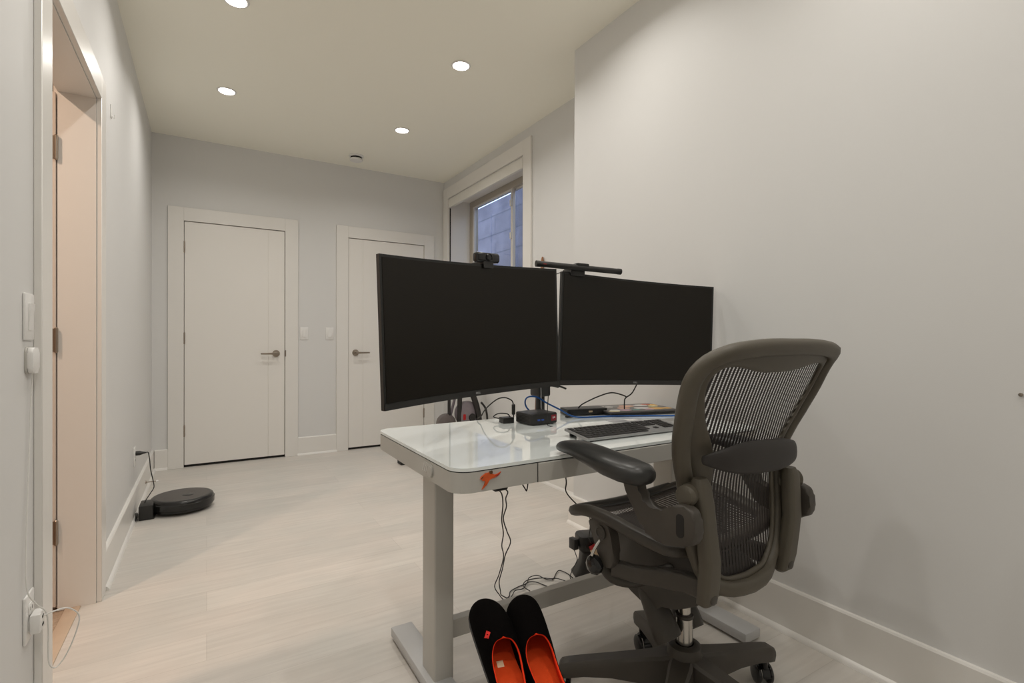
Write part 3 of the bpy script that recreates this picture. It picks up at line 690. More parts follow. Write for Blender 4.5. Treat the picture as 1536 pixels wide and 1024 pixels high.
# little adapter block with its cables
t = thing_at('power_adapter', 'small black adapter block left of the mini computer', 'adapter', .978, 1.662, R(-4))
bm = bm_new(); box(bm, -.023, .023, -.02, .02, 0, .021, .002, 2); obj('block', bm, M['black_plastic'], t, world=False)
obj('cord', cable([(-.01, .02, .012), (-.04, .03, .02), (-.03, .01, .035), (0, -.005, .034), (.018, .004, .020), (.034, .010, .016), (.0345, .010, .027)], .0022), M['cable'], t, world=False)
bm = bm_new(); tube(bm, [(.0345, .010, .026), (.0345, .010, .029), (.0345, .010, .065), (.0345, .010, .068)], [.004, .007, .007, .004], 12); obj('plug', bm, M['black_plastic'], t, world=False)
pts = [(1.013, 1.671, .818), (1.006, 1.672, .832), (.978, 1.673, .844), (.949, 1.676, .841), (.926, 1.69, .822), (.915, 1.72, .795), (.911, 1.745, .767), (.91, 1.772, .7535), (.91, 1.785, .70), (.91, 1.79, .6)]
single('power_cable', cable(pts, .0024), M['cable'], 'black cable arching up from the desk back into the adapter plug', 'cable')
# docking station
t = thing_at('docking_station', 'flat black docking box between mini computer and laptop', 'docking station', 1.375, 1.69, R(-13))
bm = bm_new(); prism(bm, rrect(.185, .085, .008, 4), lambda a, c, q: (a, c, q), .001, .028, .003); obj('case', bm, M['black_plastic'], t, world=False)
bm = bm_new(); prism(bm, rrect(.018, .007, .002, 3, .012, .016), lambda a, c, q: (a, -.0425-q, c), .0, .0007); obj('badge', bm, M['cream_patch'], t, world=False)
bm = bm_new(); box(bm, -.08, .08, -.035, .035, 0, .0015); obj('rubber_pad', bm, M['rubber'], t, world=False)
single('video_cable', cable([(1.60, 1.575, .905), (1.594, 1.595, .878), (1.568, 1.60, .838), (1.530, 1.60, .818), (1.524, 1.60, .80), (1.524, 1.60, .7715)], .0028), M['cable'], 'black cable dropping from the right monitor onto the laptop', 'cable')
single('power_cable', cable([(1.530, 1.592, .823), (1.512, 1.60, .832), (1.464, 1.615, .843), (1.405, 1.63, .829), (1.345, 1.655, .80), (1.335, 1.675, .7805)], .0028), M['cable'], 'black cable arching from the laptop cable over to the docking box', 'cable')
# laptop
t = thing_at('laptop', 'closed grey laptop covered in colourful stickers at the desk back', 'laptop', 1.604, 1.640, R(-13))
LW, LD = .325, .215
bm = bm_new(); prism(bm, rrect(LW, LD, .012, 5), lambda a, c, q: (a, c, q), .002, .0115, .002); obj('base', bm, M['black_plastic'], t, world=False)
bm = bm_new(); prism(bm, rrect(LW, LD, .012, 5), lambda a, c, q: (a, c, q), .0122, .0185, .0015); lid = obj('lid', bm, M['laptop'], t, world=False)
for i, (x, y, r_, n, k) in enumerate([(-.135, .06, .03, 7, 1), (.145, .05, .03, 6, 0), (.14, -.06, .026, 6, 0), (-.13, -.08, .024, 7, 6), (-.115, -.06, .024, 7, 1), (-.07, -.065, .028, 9, 5), (-.045, -.01, .03, 6, 4), (.0, .045, .034, 8, 4), (.035, -.03, .036, 10, 1), (.075, .05, .032, 7, 1), (.09, -.055, .036, 8, 0), (.115, .01, .024, 6, 6), (.045, -.07, .024, 5, 5), (.115, .07, .022, 7, 2), (-.02, -.07, .02, 7, 3), (-.09, .04, .02, 6, 1)]):
    bm = bm_new(); prism(bm, [(max(-LW/2+.004, min(LW/2-.004, x+r_*math.cos(2*math.pi*j/n)*1.1)), max(-LD/2+.004, min(LD/2-.004, y+r_*math.sin(2*math.pi*j/n)*.8))) for j in range(n)], lambda a, c, q: (a, c, q), .0186, .0188+.00004*i); obj('sticker', bm, STK[k], lid, world=False)
# network cable
pts = [(1.10, 1.665, .772), (1.085, 1.69, .80), (1.087, 1.70, .825), (1.105, 1.70, .838), (1.135, 1.685, .835), (1.17, 1.67, .812), (1.215, 1.64, .785), (1.25, 1.615, .762), (1.30, 1.60, .7535), (1.40, 1.575, .7535), (1.52, 1.52, .7535), (1.64, 1.455, .7535), (1.72, 1.42, .7535), (1.755, 1.42, .74), (1.765, 1.43, .68)]
single('network_cable', cable(pts, .0032), M['blue_cable'], 'blue network cable running along the desk behind the keyboard', 'cable')
# keyboard
t = thing_at('keyboard', 'silver keyboard with black keys and number pad on the desk', 'keyboard', 1.215, 1.265, R(-1.5))
KW, KD = .43, .125
tilt = Matrix.Rotation(R(6.5), 4, 'X')
bm = bm_new(); prism(bm, rrect(KW, KD, .006, 4), lambda a, c, q: tilt @ Vector((a, c, q))+Vector((0, 0, .016)), -.005, .002, .0012); kb = obj('body', bm, M['silver'], t, world=False)
for x in (-.19, .19):
    bm = bm_new(); lathe(bm, [(0, 0), (.006, 0), (.006, .010), (0, .010)], (x, -.052, 0), 'Z', 12); obj('rubber_foot', bm, M['rubber'], t, world=False)
    bm = bm_new(); box(bm, x-.012, x+.012, .04, .05, 0, .0165, .002, 1); obj('stand', bm, M['rubber'], t, world=False)
keys = []
kx0, ky0, kp = -KW/2+.008, KD/2-.016, .0187
rows = [[1]*13+[.0]+[1, 1, 1]+[.0]+[1, 1, 1, 1], [1]*13+[2]+[0]+[1, 1, 1]+[0]+[1, 1, 1, 1], [1.5]+[1]*12+[1.5, 0]+[1, 1, 1, 0]+[1, 1, 1, 1], [1.75]+[1]*11+[2.25, 0, -3, 0]+[1, 1, 1, 1], [2.25]+[1]*10+[2.75, 0, -1, 1, -1, 0]+[1, 1, 1, 1], [1.25, 1.25, 1.25, 6.25, 1.25, 1.25, 1.25, 1.25, 0]+[1, 1, 1, 0]+[2, 1, 1]]
kmesh = {}
cnt = 0
for r_, row in enumerate(rows):
    x = kx0; y = ky0-r_*kp
    if r_ == 0: row = [1, .0]+[1]*12+[1, .0, 1, 1, 1, .0, 1, 1, 1, 1]
    for k in row:
        if k == 0: x += .006; continue
        if k < 0: x += -k*kp; continue
        wk = k*kp-.0022
        if x+wk > KW/2-.004 or cnt >= 100: continue
        key = round(k, 2)
        if key not in kmesh:
            bm = bm_new(); prism(bm, rrect(wk, kp-.0022, .002, 2), lambda a, c, q: (a, c, q), 0, .0022, .0005)
            o = obj('key', bm, M['key'], kb, world=False); kmesh[key] = o
        else:
            o = kmesh[key].copy(); COL.objects.link(o); o.parent = kb; W[o] = W[kb]
        p = tilt @ Vector((x+wk/2, y, .0019))+Vector((0, 0, .016)); o.location = p; o.rotation_euler = (R(6.5), 0, 0)
        x += k*kp; cnt += 1
# trackpad, cards
t = thing_at('trackpad', 'flat grey trackpad on the desk right of the keyboard', 'trackpad', 1.515, 1.30, 0)
bm = bm_new(); prism(bm, rrect(.13, .13, .01, 5), lambda a, c, q: (a, c, q+.003+.04*(c+.065)), 0, .005, .001); obj('plate', bm, M['trackpad'], t, world=False)
bm = bm_new(); box(bm, -.06, .06, -.06, .055, 0, .0035); box(bm, -.055, .055, .03, .055, .003, .0058); obj('base', bm, M['silver'], t, world=False)
t = thing_at('card_sleeve', 'pale grey plastic card lying behind the keyboard', 'card', 1.40, 1.47, R(-12))
bm = bm_new(); prism(bm, rrect(.135, .06, .006, 4), lambda a, c, q: (a, c, q+.006*max(0, a*8)**2*.2), 0, .0012); obj('sheet', bm, M['light_grey_card'], t, world=False)
bm = bm_new(); prism(bm, rrect(.05, .035, .004, 4, .03, 0), lambda a, c, q: (a, c, q+.006*max(0, a*8)**2*.2), .0013, .0018); obj('insert', bm, M['white_plastic'], t, world=False)
bm = bm_new(); prism(bm, rrect(.035, .016, .003, 3, 1.265, 1.645), lambda a, c, q: (a, c, q), DZT, DZT+.008, .002)
single('usb_stick', bm, M['black_plastic'], 'tiny black stick beside the mini computer under the blue cable', 'usb stick')

# ------------------------------------------------------------------ under the desk: power tower, cables
TX, TY = 1.50, 1.80
t = thing('power_strip_tower', 'black power strip tower with a flared base on the floor under the desk', 'power strip', (TX, TY, 0), R(-20))
bm = bm_new(); rings = []
for z, w_, d_ in ((0, .085, .06), (.008, .085, .06), (.03, .07, .05), (.07, .05, .04), (.12, .045, .038), (.135, .06, .05), (.145, .066, .055), (.20, .066, .055), (.21, .062, .051), (.215, .045, .04)):
    rings.append([(a*.9, c*.9, z*.86) for a, c in rrect(2*w_, 2*d_, min(w_, d_)*.5, 5)])
loft(bm, rings); obj('body', bm, M['black_plastic'], t, world=False)
bm = bm_new(); prism(bm, rrect(.05, .018, .006, 3, -.01, .143), lambda a, c, q: (a, -.0495-q, c), 0, .0015); obj('socket_face', bm, M['bezel'], t, world=False)
t2 = thing('plug', 'white plug with a red collar in the power strip tower', 'plug', (TX-.03, TY-.055, .15))
p0 = W[t] @ Vector((-.008, -.0512, .148)); d = Vector((.06, -.16, -.09)).normalized()
def cone(p, d_, prof, seg=16):
    bm = bm_new(); q = d_.to_track_quat('Z', 'Y').to_matrix().to_4x4(); lathe(bm, prof, (0, 0, 0), 'Z', seg, mtx=Matrix.Translation(p) @ q); return bm
d = Vector((.22, -.5, -.75)).normalized()
obj('collar', cone(p0, d, [(0, 0), (.0155, 0), (.0165, .016), (0, .016)]), M['red'], t2)
obj('plug_body', cone(p0+d*.0165, d, [(0, 0), (.0185, 0), (.0185, .012), (.008, .048), (.005, .054), (0, .054)]), M['cream_patch'], t2)
e = p0+d*.071
obj('cord', cable([e, e+d*.03, e+Vector((.06, -.03, -.05)), (e.x+.12, e.y+.02, .006), (e.x+.17, e.y+.1, .005)], .003), M['cord_white'], t2)
pz = W[t] @ Vector((-.0615, -.01, .148))
t3 = thing('plug_adapter', 'black wall adapter plugged into the left side of the power strip tower', 'adapter', tuple(pz))
bm = bm_new(); box(bm, pz.x-.032, pz.x-.008, pz.y-.02, pz.y+.02, pz.z-.024, pz.z+.024, .003, 2); box(bm, pz.x-.01, pz.x+.002, pz.y-.012, pz.y+.012, pz.z-.014, pz.z+.014, .002, 1); obj('block', bm, M['black_plastic'], t3)
obj('cord', cable([(pz.x-.02, pz.y, pz.z-.024), (pz.x-.010, pz.y-.005, .095), (pz.x-.004, pz.y-.005, .07), (pz.x-.03, pz.y-.01, .04), (pz.x-.055, pz.y-.02, .015), (pz.x-.065, pz.y-.05, .003)], .002), M['cable'], t3)
pts = [(1.14, 1.54, zb), (1.15, 1.545, .62), (1.177, 1.55, .53), (1.192, 1.57, .478), (1.278, 1.62, .405), (1.379, 1.68, .337), (1.42, 1.70, .293), (1.429, 1.71, .243), (1.433, 1.722, .205), (1.455, 1.742, .172), (1.475, 1.753, .158)]
single('power_cable', cable(pts, .0026), M['cable'], 'black cable hanging from the desk drawer down into the power strip tower', 'cable')
pts = [(.715, 1.29, .637), (.747, 1.30, .612), (.783, 1.352, .557), (.809, 1.404, .489), (.846, 1.457, .42), (.87, 1.509, .357), (.907, 1.561, .29), (.918, 1.613, .204), (.93, 1.666, .136), (.98, 1.718, .069), (1.031, 1.77, .012),
       (1.055, 1.79, .004), (1.075, 1.801, .004), (1.099, 1.832, .004), (1.15, 1.849, .004), (1.198, 1.858, .004), (1.227, 1.884, .01), (1.268, 1.88, .012), (1.287, 1.843, .006), (1.314, 1.827, .004), (1.36, 1.864, .006), (1.39, 1.879, .006), (1.405, 1.84, .004), (1.40, 1.793, .004)]
single('power_cable', cable(pts, .0021), M['cable'], 'thin black cable, the straighter of the two hanging from the desk underside', 'cable')
pts = [(.731, 1.28, .637), (.769, 1.30, .613), (.788, 1.343, .577), (.815, 1.385, .535), (.829, 1.428, .482), (.868, 1.471, .419), (.908, 1.514, .36), (.912, 1.556, .299), (.925, 1.599, .23), (.936, 1.642, .163), (.966, 1.685, .102), (.995, 1.727, .06), (1.056, 1.77, .012),
       (1.083, 1.791, .009), (1.114, 1.818, .009), (1.154, 1.817, .009), (1.192, 1.846, .012), (1.229, 1.839, .009), (1.25, 1.808, .004), (1.259, 1.785, .004)]
single('power_cable', cable(pts, .0021), M['cable'], 'thin black cable kinked outward halfway down beneath the desk', 'cable')
pts = [(1.16, 1.775, .014), (1.157, 1.822, .016), (1.195, 1.853, .018), (1.263, 1.844, .016), (1.301, 1.827, .011), (1.328, 1.811, .011), (1.346, 1.775, .011)]
single('power_cable', cable(pts, .002), M['cable'], 'short stretch of thin black cable tangled on the floor behind the crossbar', 'cable')
pts = [(.862, 1.395, zb), (.872, 1.40, .62), (.902, 1.41, .572), (.908, 1.41, .568), (.909, 1.405, .60), (.900, 1.40, zb)]
single('wire_loop', cable(pts, .0022), M['cable'], 'short black wire loop dangling below the drawer edge', 'cable')

# ------------------------------------------------------------------ office chair
CH = (1.151, .967, 0)
chair = thing('office_chair', 'black mesh office chair with padded arms pulled up to the desk', 'chair', CH)
BASE = []
def part(name, bm, m, parent=chair, **k): return obj(name, bm, m, parent, world=False, **k)
# base
bm = bm_new(); lathe(bm, [(0, .085), (.040, .085), (.050, .10), (.052, .15), (.047, .19), (.044, .212), (.038, .216), (.025, .216), (.025, .20), (0, .20)], (0, 0, 0), 'Z', 40); part('hub', bm, M['chair_mid'])
angs = [65.7+72*k for k in range(5)]
cast0 = None
for a in angs:
    a = R(a); u = Vector((math.cos(a), math.sin(a), 0)); v = Vector((-u.y, u.x, 0)); bm = bm_new(); rings = []
    for r_, zt_, zb_, w_ in ((.03, .19, .09, .030), (.06, .183, .085, .032), (.12, .170, .096, .027), (.20, .154, .098, .0235), (.28, .138, .091, .0225), (.325, .128, .081, .022), (.345, .122, .078, .021), (.352, .114, .080, .017)):
        z0, z1 = zb_, zt_
        rings.append([u*r_+v*w_*.75+Vector((0, 0, z1)), u*r_+v*w_+Vector((0, 0, z1-.007)), u*r_+v*w_*1.05+Vector((0, 0, (z0+z1)/2)), u*r_+v*w_*.9+Vector((0, 0, z0+.003)), u*r_+v*w_*.7+Vector((0, 0, z0)),
                      u*r_-v*w_*.7+Vector((0, 0, z0)), u*r_-v*w_*.9+Vector((0, 0, z0+.003)), u*r_-v*w_*1.05+Vector((0, 0, (z0+z1)/2)), u*r_-v*w_+Vector((0, 0, z1-.007)), u*r_-v*w_*.75+Vector((0, 0, z1))])
    loft(bm, rings); part('leg', bm, M['chair_mid'])
    # caster: hood on a stem with twin wheels, own heading
    ca = {65.7: R(250), 137.7: R(200), 353.7: R(60)}.get(round(math.degrees(a), 1), a+2.6)
    p = u*.325; h = Vector((math.cos(ca), math.sin(ca), 0)); s = Vector((-h.y, h.x, 0)); c = p+h*.018
    bm = bm_new(); lathe(bm, [(0, .055), (.008, .055), (.008, .083), (0, .083)], tuple(p), 'Z', 12)
    rings = []
    for k in range(11):
        th = R(-20+k*20); q = c+h*math.cos(th)*.033+Vector((0, 0, .031+math.sin(th)*.033)); n_ = h*math.cos(th)+Vector((0, 0, math.sin(th)))
        rings.append([q+s*.011, q-s*.011, q-s*.011-n_*.006, q+s*.011-n_*.006])
    loft(bm, rings); cs = part('caster', bm, M['black_gloss'])
    for sg in (-1, 1):
        bm = bm_new(); t_ = bmesh.new(); lathe(t_, [(0, -.008), (.018, -.008), (.027, -.006), (.030, -.003), (.030, .003), (.027, .006), (.018, .008), (0, .008)], (0, 0, 0), 'Z', 28)
        merge(bm, t_, 0, Matrix.Translation(c+s*sg*.0185+Vector((0, 0, .030))) @ s.to_track_quat('Z', 'Y').to_matrix().to_4x4()); obj('wheel', bm, M['black_gloss'], cs, world=False)
bm = bm_new(); lathe(bm, [(0, .20), (.0225, .20), (.0225, .288), (.020, .290), (0, .290)], (0, 0, 0), 'Z', 32); part('cylinder_sleeve', bm, M['chrome'])
bm = bm_new(); lathe(bm, [(.0, .288), (.0235, .288), (.0245, .292), (.0235, .297), (0, .298)], (0, 0, 0), 'Z', 32); part('collar', bm, M['chair_dark'])
bm = bm_new(); lathe(bm, [(0, .29), (.0165, .29), (.0165, .40), (0, .40)], (0, 0, 0), 'Z', 32); part('gas_cylinder', bm, M['chrome'])

BASE += list(chair.children)
# back: surface of the reclined, side-wrapped back as depth over (x, z)
BZ = [(.42, -.208), (.47, -.200), (.55, -.192), (.64, -.188), (.72, -.192), (.80, -.210), (.90, -.240), (1.0, -.280), (1.08, -.322)]
def lerp_tab(tab, z):
    if z <= tab[0][0]: return tab[0][1]
    for (a, ya), (b_, yb_) in zip(tab, tab[1:]):
        if z <= b_: 
            t_ = (z-a)/(b_-a); return ya+(yb_-ya)*t_
    return tab[-1][1]
def by(x, z):
    y = sum(lerp_tab(BZ, z+d_)*w_ for d_, w_ in ((-.03, .25), (0, .5), (.03, .25)))
    return y+.22*x*x+WRAP(z)*max(0, abs(x)-.95*lerp_tab(XIN, z))
WRAP = lambda z: lerp_tab([(.44, .25), (.60, .40), (.85, .42), (.93, .36), (1.0, .40), (1.1, .40)], z)
XIN = [(.44, .05), (.485, .075), (.51, .11), (.545, .138), (.595, .150), (.65, .150), (.705, .136), (.752, .132), (.79, .142), (.832, .168), (.872, .195), (.918, .218), (.955, .232), (1.0, .240), (1.07, .25)]
half_out = [(0, 1.068), (.08, 1.068), (.155, 1.064), (.228, 1.054), (.272, 1.030), (.291, .988), (.288, .94), (.272, .885), (.253, .83), (.231, .775), (.215, .73), (.207, .68), (.204, .62), (.191, .56), (.164, .503), (.122, .465), (.075, .450), (0, .443)]
half_in = [(0, .985), (.075, .988), (.135, .998), (.195, 1.003), (.229, .988), (.234, .955), (.220, .918), (.196, .872), (.168, .832), (.142, .79), (.132, .752), (.136, .705), (.150, .65), (.150, .595), (.138, .545), (.110, .510), (.068, .495), (0, .490)]
def full(h): return h + [(-x, z) for x, z in h[-2:0:-1]]
def dens(h, n=3): return [(p.x, p.y) for p in spline([(a, c, 0) for a, c in h], n)]
HO, HI = dens(half_out), dens(half_in)
def normals2(P):
    out = []
    for i in range(len(P)):
        a, b_ = Vector(P[max(0, i-1)]), Vector(P[min(len(P)-1, i+1)]); d_ = (b_-a); out.append(Vector((-d_.y, d_.x)).normalized()*-1)
    return out
def inset(P, dist):
    ns = normals2(P); c = Vector((0, .75)); out = []
    for p, n_ in zip(P, ns):
        if n_.dot(c-Vector(p)) < 0: n_ = -n_
        q = Vector(p)+n_*dist; out.append((max(0, q.x), q.y))
    out[0] = (0, out[0][1]); out[-1] = (0, out[-1][1]); return out
def ring3(bm, O, I, fn, th, off=0):
    O, I = full(O), full(I); rings = []
    for (ax_, az), (bx_, bz_) in zip(O, I):
        r_ = []
        for t_, e_ in ((0, .0), (.10, -.36), (.3, -.5), (.72, -.5), (.93, -.34), (1, 0), (.93, .36), (.7, .5), (.3, .5), (.08, .36)):
            x, z = ax_+(bx_-ax_)*t_, az+(bz_-az)*t_
            p, n_ = fn(x, z); r_.append(p+n_*(e_*th+off))
        rings.append(r_)
    loft(bm, rings, closed_path=True)
def bfn(x, z):
    e = .004; p = Vector((x, by(x, z), z))
    n_ = Vector((-(by(x+e, z)-by(x-e, z))/(2*e), 1, -(by(x, z+e)-by(x, z-e))/(2*e))).normalized()
    return p, n_
MID = inset(HO, .034)
bm = bm_new(); ring3(bm, HO, inset(HO, .036), bfn, .030); part('back_frame', bm, M['chair_frame'], angle=60)
bm = bm_new(); ring3(bm, inset(HO, .030), HI, bfn, .012, .0095); part('back_flange', bm, M['chair_frame'], angle=60)
def uv_panel(name, rows, m, nx=24):
    """rows: list of (left, right, fn) sampled points; UV x across, y down"""
    bm = bm_new(); uvl = bm.loops.layers.uv.new('UVMap'); g = []
    for r_ in rows: g.append([bm.verts.new(p) for p in r_])
    nr = len(rows); nc = len(rows[0])
    for i in range(nr-1):
        for j in range(nc-1):
            f = bm.faces.new((g[i][j], g[i][j+1], g[i+1][j+1], g[i+1][j]))
            for lp, (a, c) in zip(f.loops, ((i, j), (i, j+1), (i+1, j+1), (i+1, j))): lp[uvl].uv = UV(rows[a][c], c/(nc-1), a/(nr-1))
    return part(name, bm, m)
UV = None
HX = inset(HI, -.014)
rows = []
zs = [p[1] for p in HX]
ztop, zbot = 1.010, .482
def half_w(z):
    best = 0
    for (xa_, za), (xb_, zb_) in zip(HX, HX[1:]):
        if (za-z)*(zb_-z) <= 0 and abs(za-zb_) > 1e-9:
            t_ = (z-za)/(zb_-za); best = max(best, xa_+(xb_-xa_)*t_)
    return best
NR = 40
for i in range(NR+1):
    z = ztop+(zbot-ztop)*i/NR; hw = max(half_w(z), .02)
    rows.append([bfn(-hw+2*hw*j/24, z)[0]+Vector((0, .0165, 0)) for j in range(25)])
UV = lambda p, a, c: ((p.x+.25)/.5, (p.z-.4)/.7)
uv_panel('back_mesh', rows, M['back_mesh'])
# filler of the top web that the mesh row scheme leaves between the dipping middle and the corners is the flange itself

# lumbar pad behind the mesh
bm = bm_new(); rings = []
for i in range(25):
    x = -.196+.392*i/24; f = 1-abs(x/.196)**3
    zc = .787-.008*math.sin(x*8); hh = .010+.030*f; th = .010+.016*f; y = by(x*.9, zc)-.020-.012*f
    rings.append([(x, y+th*.5*math.cos(k)-th*.0, zc+hh*math.sin(k)) for k in [2*math.pi*j/16 for j in range(16)]])
loft(bm, rings); part('lumbar_pad', bm, M['lumbar'], angle=80)

# seat: side-raised frame with a waterfall front
def sz(x, y):
    t_ = [(-.24, .570), (-.15, .572), (-.05, .583), (.05, .598), (.13, .600), (.19, .584), (.24, .562)]
    z = sum(lerp_tab(t_, y+d_)*w_ for d_, w_ in ((-.03, .25), (0, .5), (.03, .25)))
    return z-.022+.022*(abs(x)/.25)**2.2
def sfn(x, y):
    e = .004; p = Vector((x, y, sz(x, y)))
    return p, Vector((-(sz(x+e, y)-sz(x-e, y))/(2*e), -(sz(x, y+e)-sz(x, y-e))/(2*e), 1)).normalized()
s_out = [(0, .236), (.10, .236), (.18, .232), (.235, .214), (.256, .17), (.258, .11), (.255, .04), (.248, -.04), (.238, -.10), (.222, -.135), (.185, -.152), (.10, -.158), (0, -.160)]
s_in = [(0, .186), (.10, .186), (.165, .184), (.198, .172), (.210, .14), (.212, .09), (.209, .03), (.204, -.04), (.196, -.085), (.183, -.108), (.155, -.118), (.09, -.122), (0, -.124)]
SO, SI = dens(s_out), dens(s_in)
bm = bm_new(); ring3(bm, SO, SI, sfn, .030); part('seat_frame', bm, M['chair_mid'], angle=60)
rows = []
SX = inset(SI, 0)
for i in range(31):
    y = .19+(-.126-.19)*i/30
    hw = lerp_tab([(-.127, .12), (-.118, .16), (-.108, .187), (-.085, .200), (-.04, .211), (.03, .216), (.09, .219), (.14, .217), (.172, .206), (.19, .18)], y)
    rows.append([sfn(-hw+2*hw*j/24, y)[0]+Vector((0, 0, .004-.020*(1-(2*j/24-1)**2)*(1-(2*i/30-1)**2))) for j in range(25)])
UV = lambda p, a, c: ((p.x+.25)/.5, (p.y+.25)/.5)
uv_panel('seat_mesh', rows, M['seat_mesh'])
# thin padded front edge
bm = bm_new(); rings = []
for i in range(21):
    x = -.205+.41*i/20; e_ = .6+.4*(1-abs(x/.205)**4)
    p, n_ = sfn(x, .205); rings.append([p+Vector((0, .024*e_*math.cos(k), 0))+n_*(.012*e_*math.sin(k)+.010) for k in [2*math.pi*j/12 for j in range(12)]])
loft(bm, rings); part('seat_front_edge', bm, M['arm_pad'], angle=80)

# underside mechanism
def yz(poly, x0, x1, bev=.006): 
    bm = bm_new(); prism(bm, poly, lambda a, c, q: (q, a, c), x0, x1, bev); return bm
mech = yz(smooth2d([(.20, .53), (.215, .47), (.20, .39), (.15, .345), (.06, .315), (.03, .33), (-.04, .35), (-.12, .40), (-.17, .46), (-.15, .50), (0, .52), (.1, .54)], 3), -.075, .075, .010)
mc = part('tilt_mechanism', mech, M['chair_dark'])
for s in (-1, 1):
    bm = bm_new(); tube(bm, spline([(s*.050, .10, .36), (s*.052, .06, .32), (s*.050, .03, .275), (s*.048, .012, .245), (s*.047, .006, .236)], 5), [.022+.018*math.sin(min(1, k/16)*math.pi*.62) if k < 18 else .030-(k-18)*.012 for k in range(21)], 16)
    obj('spring_pod', bm, M['chair_dark'], mc, world=False)
for s in (-1, 1):
    # front bracket, pivot and lower link
    bm = yz(smooth2d([(.118, .573), (.085, .594), (.051, .592), (.030, .556), (.022, .50), (.036, .472), (.066, .476), (.086, .515), (.104, .55)], 3), s*.235-.014, s*.235+.014, .006)
    br = part('seat_bracket', bm, M['chair_mid'])
    bm = bm_new(); lathe(bm, [(0, 0), (.019, 0), (.019, .004), (.012, .006), (.010, .003), (0, .003)], (s*.249, .066, .558), 'X' if s > 0 else '-X', 24); obj('pivot_cap', bm, M['chair_dark'], br, world=False)
    bm = bm_new(); path = [(s*.225, .045, .468), (s*.20, -.01, .466), (s*.175, -.07, .474), (s*.158, -.13, .482), (s*.152, -.19, .485)]
    rings = []
    for (p, t_, u_, v_), (w_, h_) in zip(frames(path), ((.013, .020), (.014, .020), (.015, .022), (.016, .024), (.016, .024))): rings.append(rring(p, t_.cross(Vector((0, 0, 1))), t_.cross(t_.cross(Vector((0, 0, 1)))), w_, h_))
    loft(bm, rings); part('lower_link', bm, M['chair_mid'])
    bm = bm_new(); path = [(s*.215, .10, .46), (s*.20, .07, .425), (s*.16, .03, .42), (s*.11, 0, .44), (s*.07, -.02, .45)]
    tube(bm, spline(path, 4), .016, 10); part('cross_link', bm, M['chair_dark'])
bm = bm_new(); t_ = bmesh.new(); bmesh.ops.create_icosphere(t_, subdivisions=2, radius=.027); t_.transform(Matrix.Scale(.75, 4, Vector((1, 0, 0)))); merge(bm, t_, 0, Matrix.Translation((-.258, .080, .470))); kn = part('tension_knob', bm, M['black_gloss'], angle=15)
bm = bm_new(); tube(bm, spline([(-.246, .072, .535), (-.262, .075, .515), (-.268, .08, .496)], 4), .004, 8); obj('lever', bm, M['chrome'], kn, world=False)

for s in (-1, 1):
    adz = -.028 if s > 0 else 0
    # rear upright from the link up to the arm
    bm = bm_new(); rings = []
    for x, y, z, w_, d_ in ((.163, -.176, .452, .014, .010), (.165, -.180, .460, .024, .016), (.168, -.187, .50, .027, .017), (.172, -.193, .56, .026, .017), (.184, -.192, .63, .025, .017), (.188, -.187, .69, .025, .018), (.192, -.182, .735, .024, .018), (.193, -.180, .752, .016, .012)):
        rings.append(rring((s*x, y-.014, z+(adz if z > .6 else 0)), (1, 0, 0), (0, 1, 0), w_, d_, 4, .7))
    loft(bm, rings); up = part('upright', bm, M['chair_frame'])
    bm = bm_new(); lathe(bm, [(0, 0), (.012, 0), (.012, .002), (.008, .003), (0, .003)], (s*.166, -.2125, .475), '-Y', 20); obj('bolt_cap', bm, M['chair_dark'], up, world=False)
    bm = bm_new(); rings = []
    tube(bm, [(s*.188, -.17, .716+adz), (s*.190, -.175, .716+adz), (s*.236, -.19, .716+adz), (s*.239, -.19, .716+adz)], [.018, .024, .024, .018], 20); obj('pivot', bm, M['chair_frame'], up, world=False)
    # arm support panel with a slot, and its pad
    poly = smooth2d([(-.020, .722), (-.030, .692), (-.058, .652), (-.082, .618), (-.120, .598), (-.165, .602), (-.225, .622), (-.230, .662), (-.222, .694), (-.19, .700), (-.160, .688), (-.130, .668), (-.098, .668), (-.075, .692), (-.066, .722)], 3)
    bm = bm_new(); prism(bm, poly, lambda a, c, q: (q, a, c+adz), s*.243-.015, s*.243+.015, .007, seg=3); ar = part('arm_support', bm, M['chair_mid'])
    bm = bm_new(); prism(bm, rrect(.020, .052, .009, 5, -.192, .655), lambda a, c, q: (q, a, c+adz), s*.2581-.001, s*.2581+.001); obj('height_slot', bm, M['dark_gap'], ar, world=False)
    bm = bm_new(); lathe(bm, [(0, 0), (.021, 0), (.021, .012), (.016, .016), (0, .016)], (s*.258, -.185, .622+adz), 'X' if s > 0 else '-X', 24)
    if s > 0: obj('height_knob', bm, M['chair_dark'], ar, world=False)
    else: bm.free()
    bm = bm_new(); rings = []
    for y, w_, h_, z, xo in ((-.150, .010, .008, .756, 0), (-.143, .030, .018, .757, 0), (-.125, .042, .024, .758, 0), (-.08, .049, .0265, .759, .001), (-.02, .0505, .026, .762, .003), (.05, .048, .023, .770, .006), (.12, .044, .0185, .775, .010), (.17, .041, .0165, .773, .014), (.200, .033, .0145, .770, .016), (.216, .020, .010, .768, .017), (.221, .006, .004, .767, .017)):
        rings.append([Vector((s*(.300-1.5*xo)+w_*math.copysign(abs(math.cos(k))**.75, math.cos(k)), y*(.92 if s < 0 or y < 0 else .57)-.004, z+adz+h_*math.copysign(abs(math.sin(k))**.9, math.sin(k)))) for k in [2*math.pi*j/20 for j in range(20)]])
    loft(bm, rings); part('arm_pad', bm, M['arm_pad'], angle=80)
    bm = bm_new(); prism(bm, rrect(.044, .075, .018, 5, s*.266, -.050), lambda a, c, q: (a, c, q+adz), .722, .748, .004); part('pad_mount', bm, M['chair_dark'])

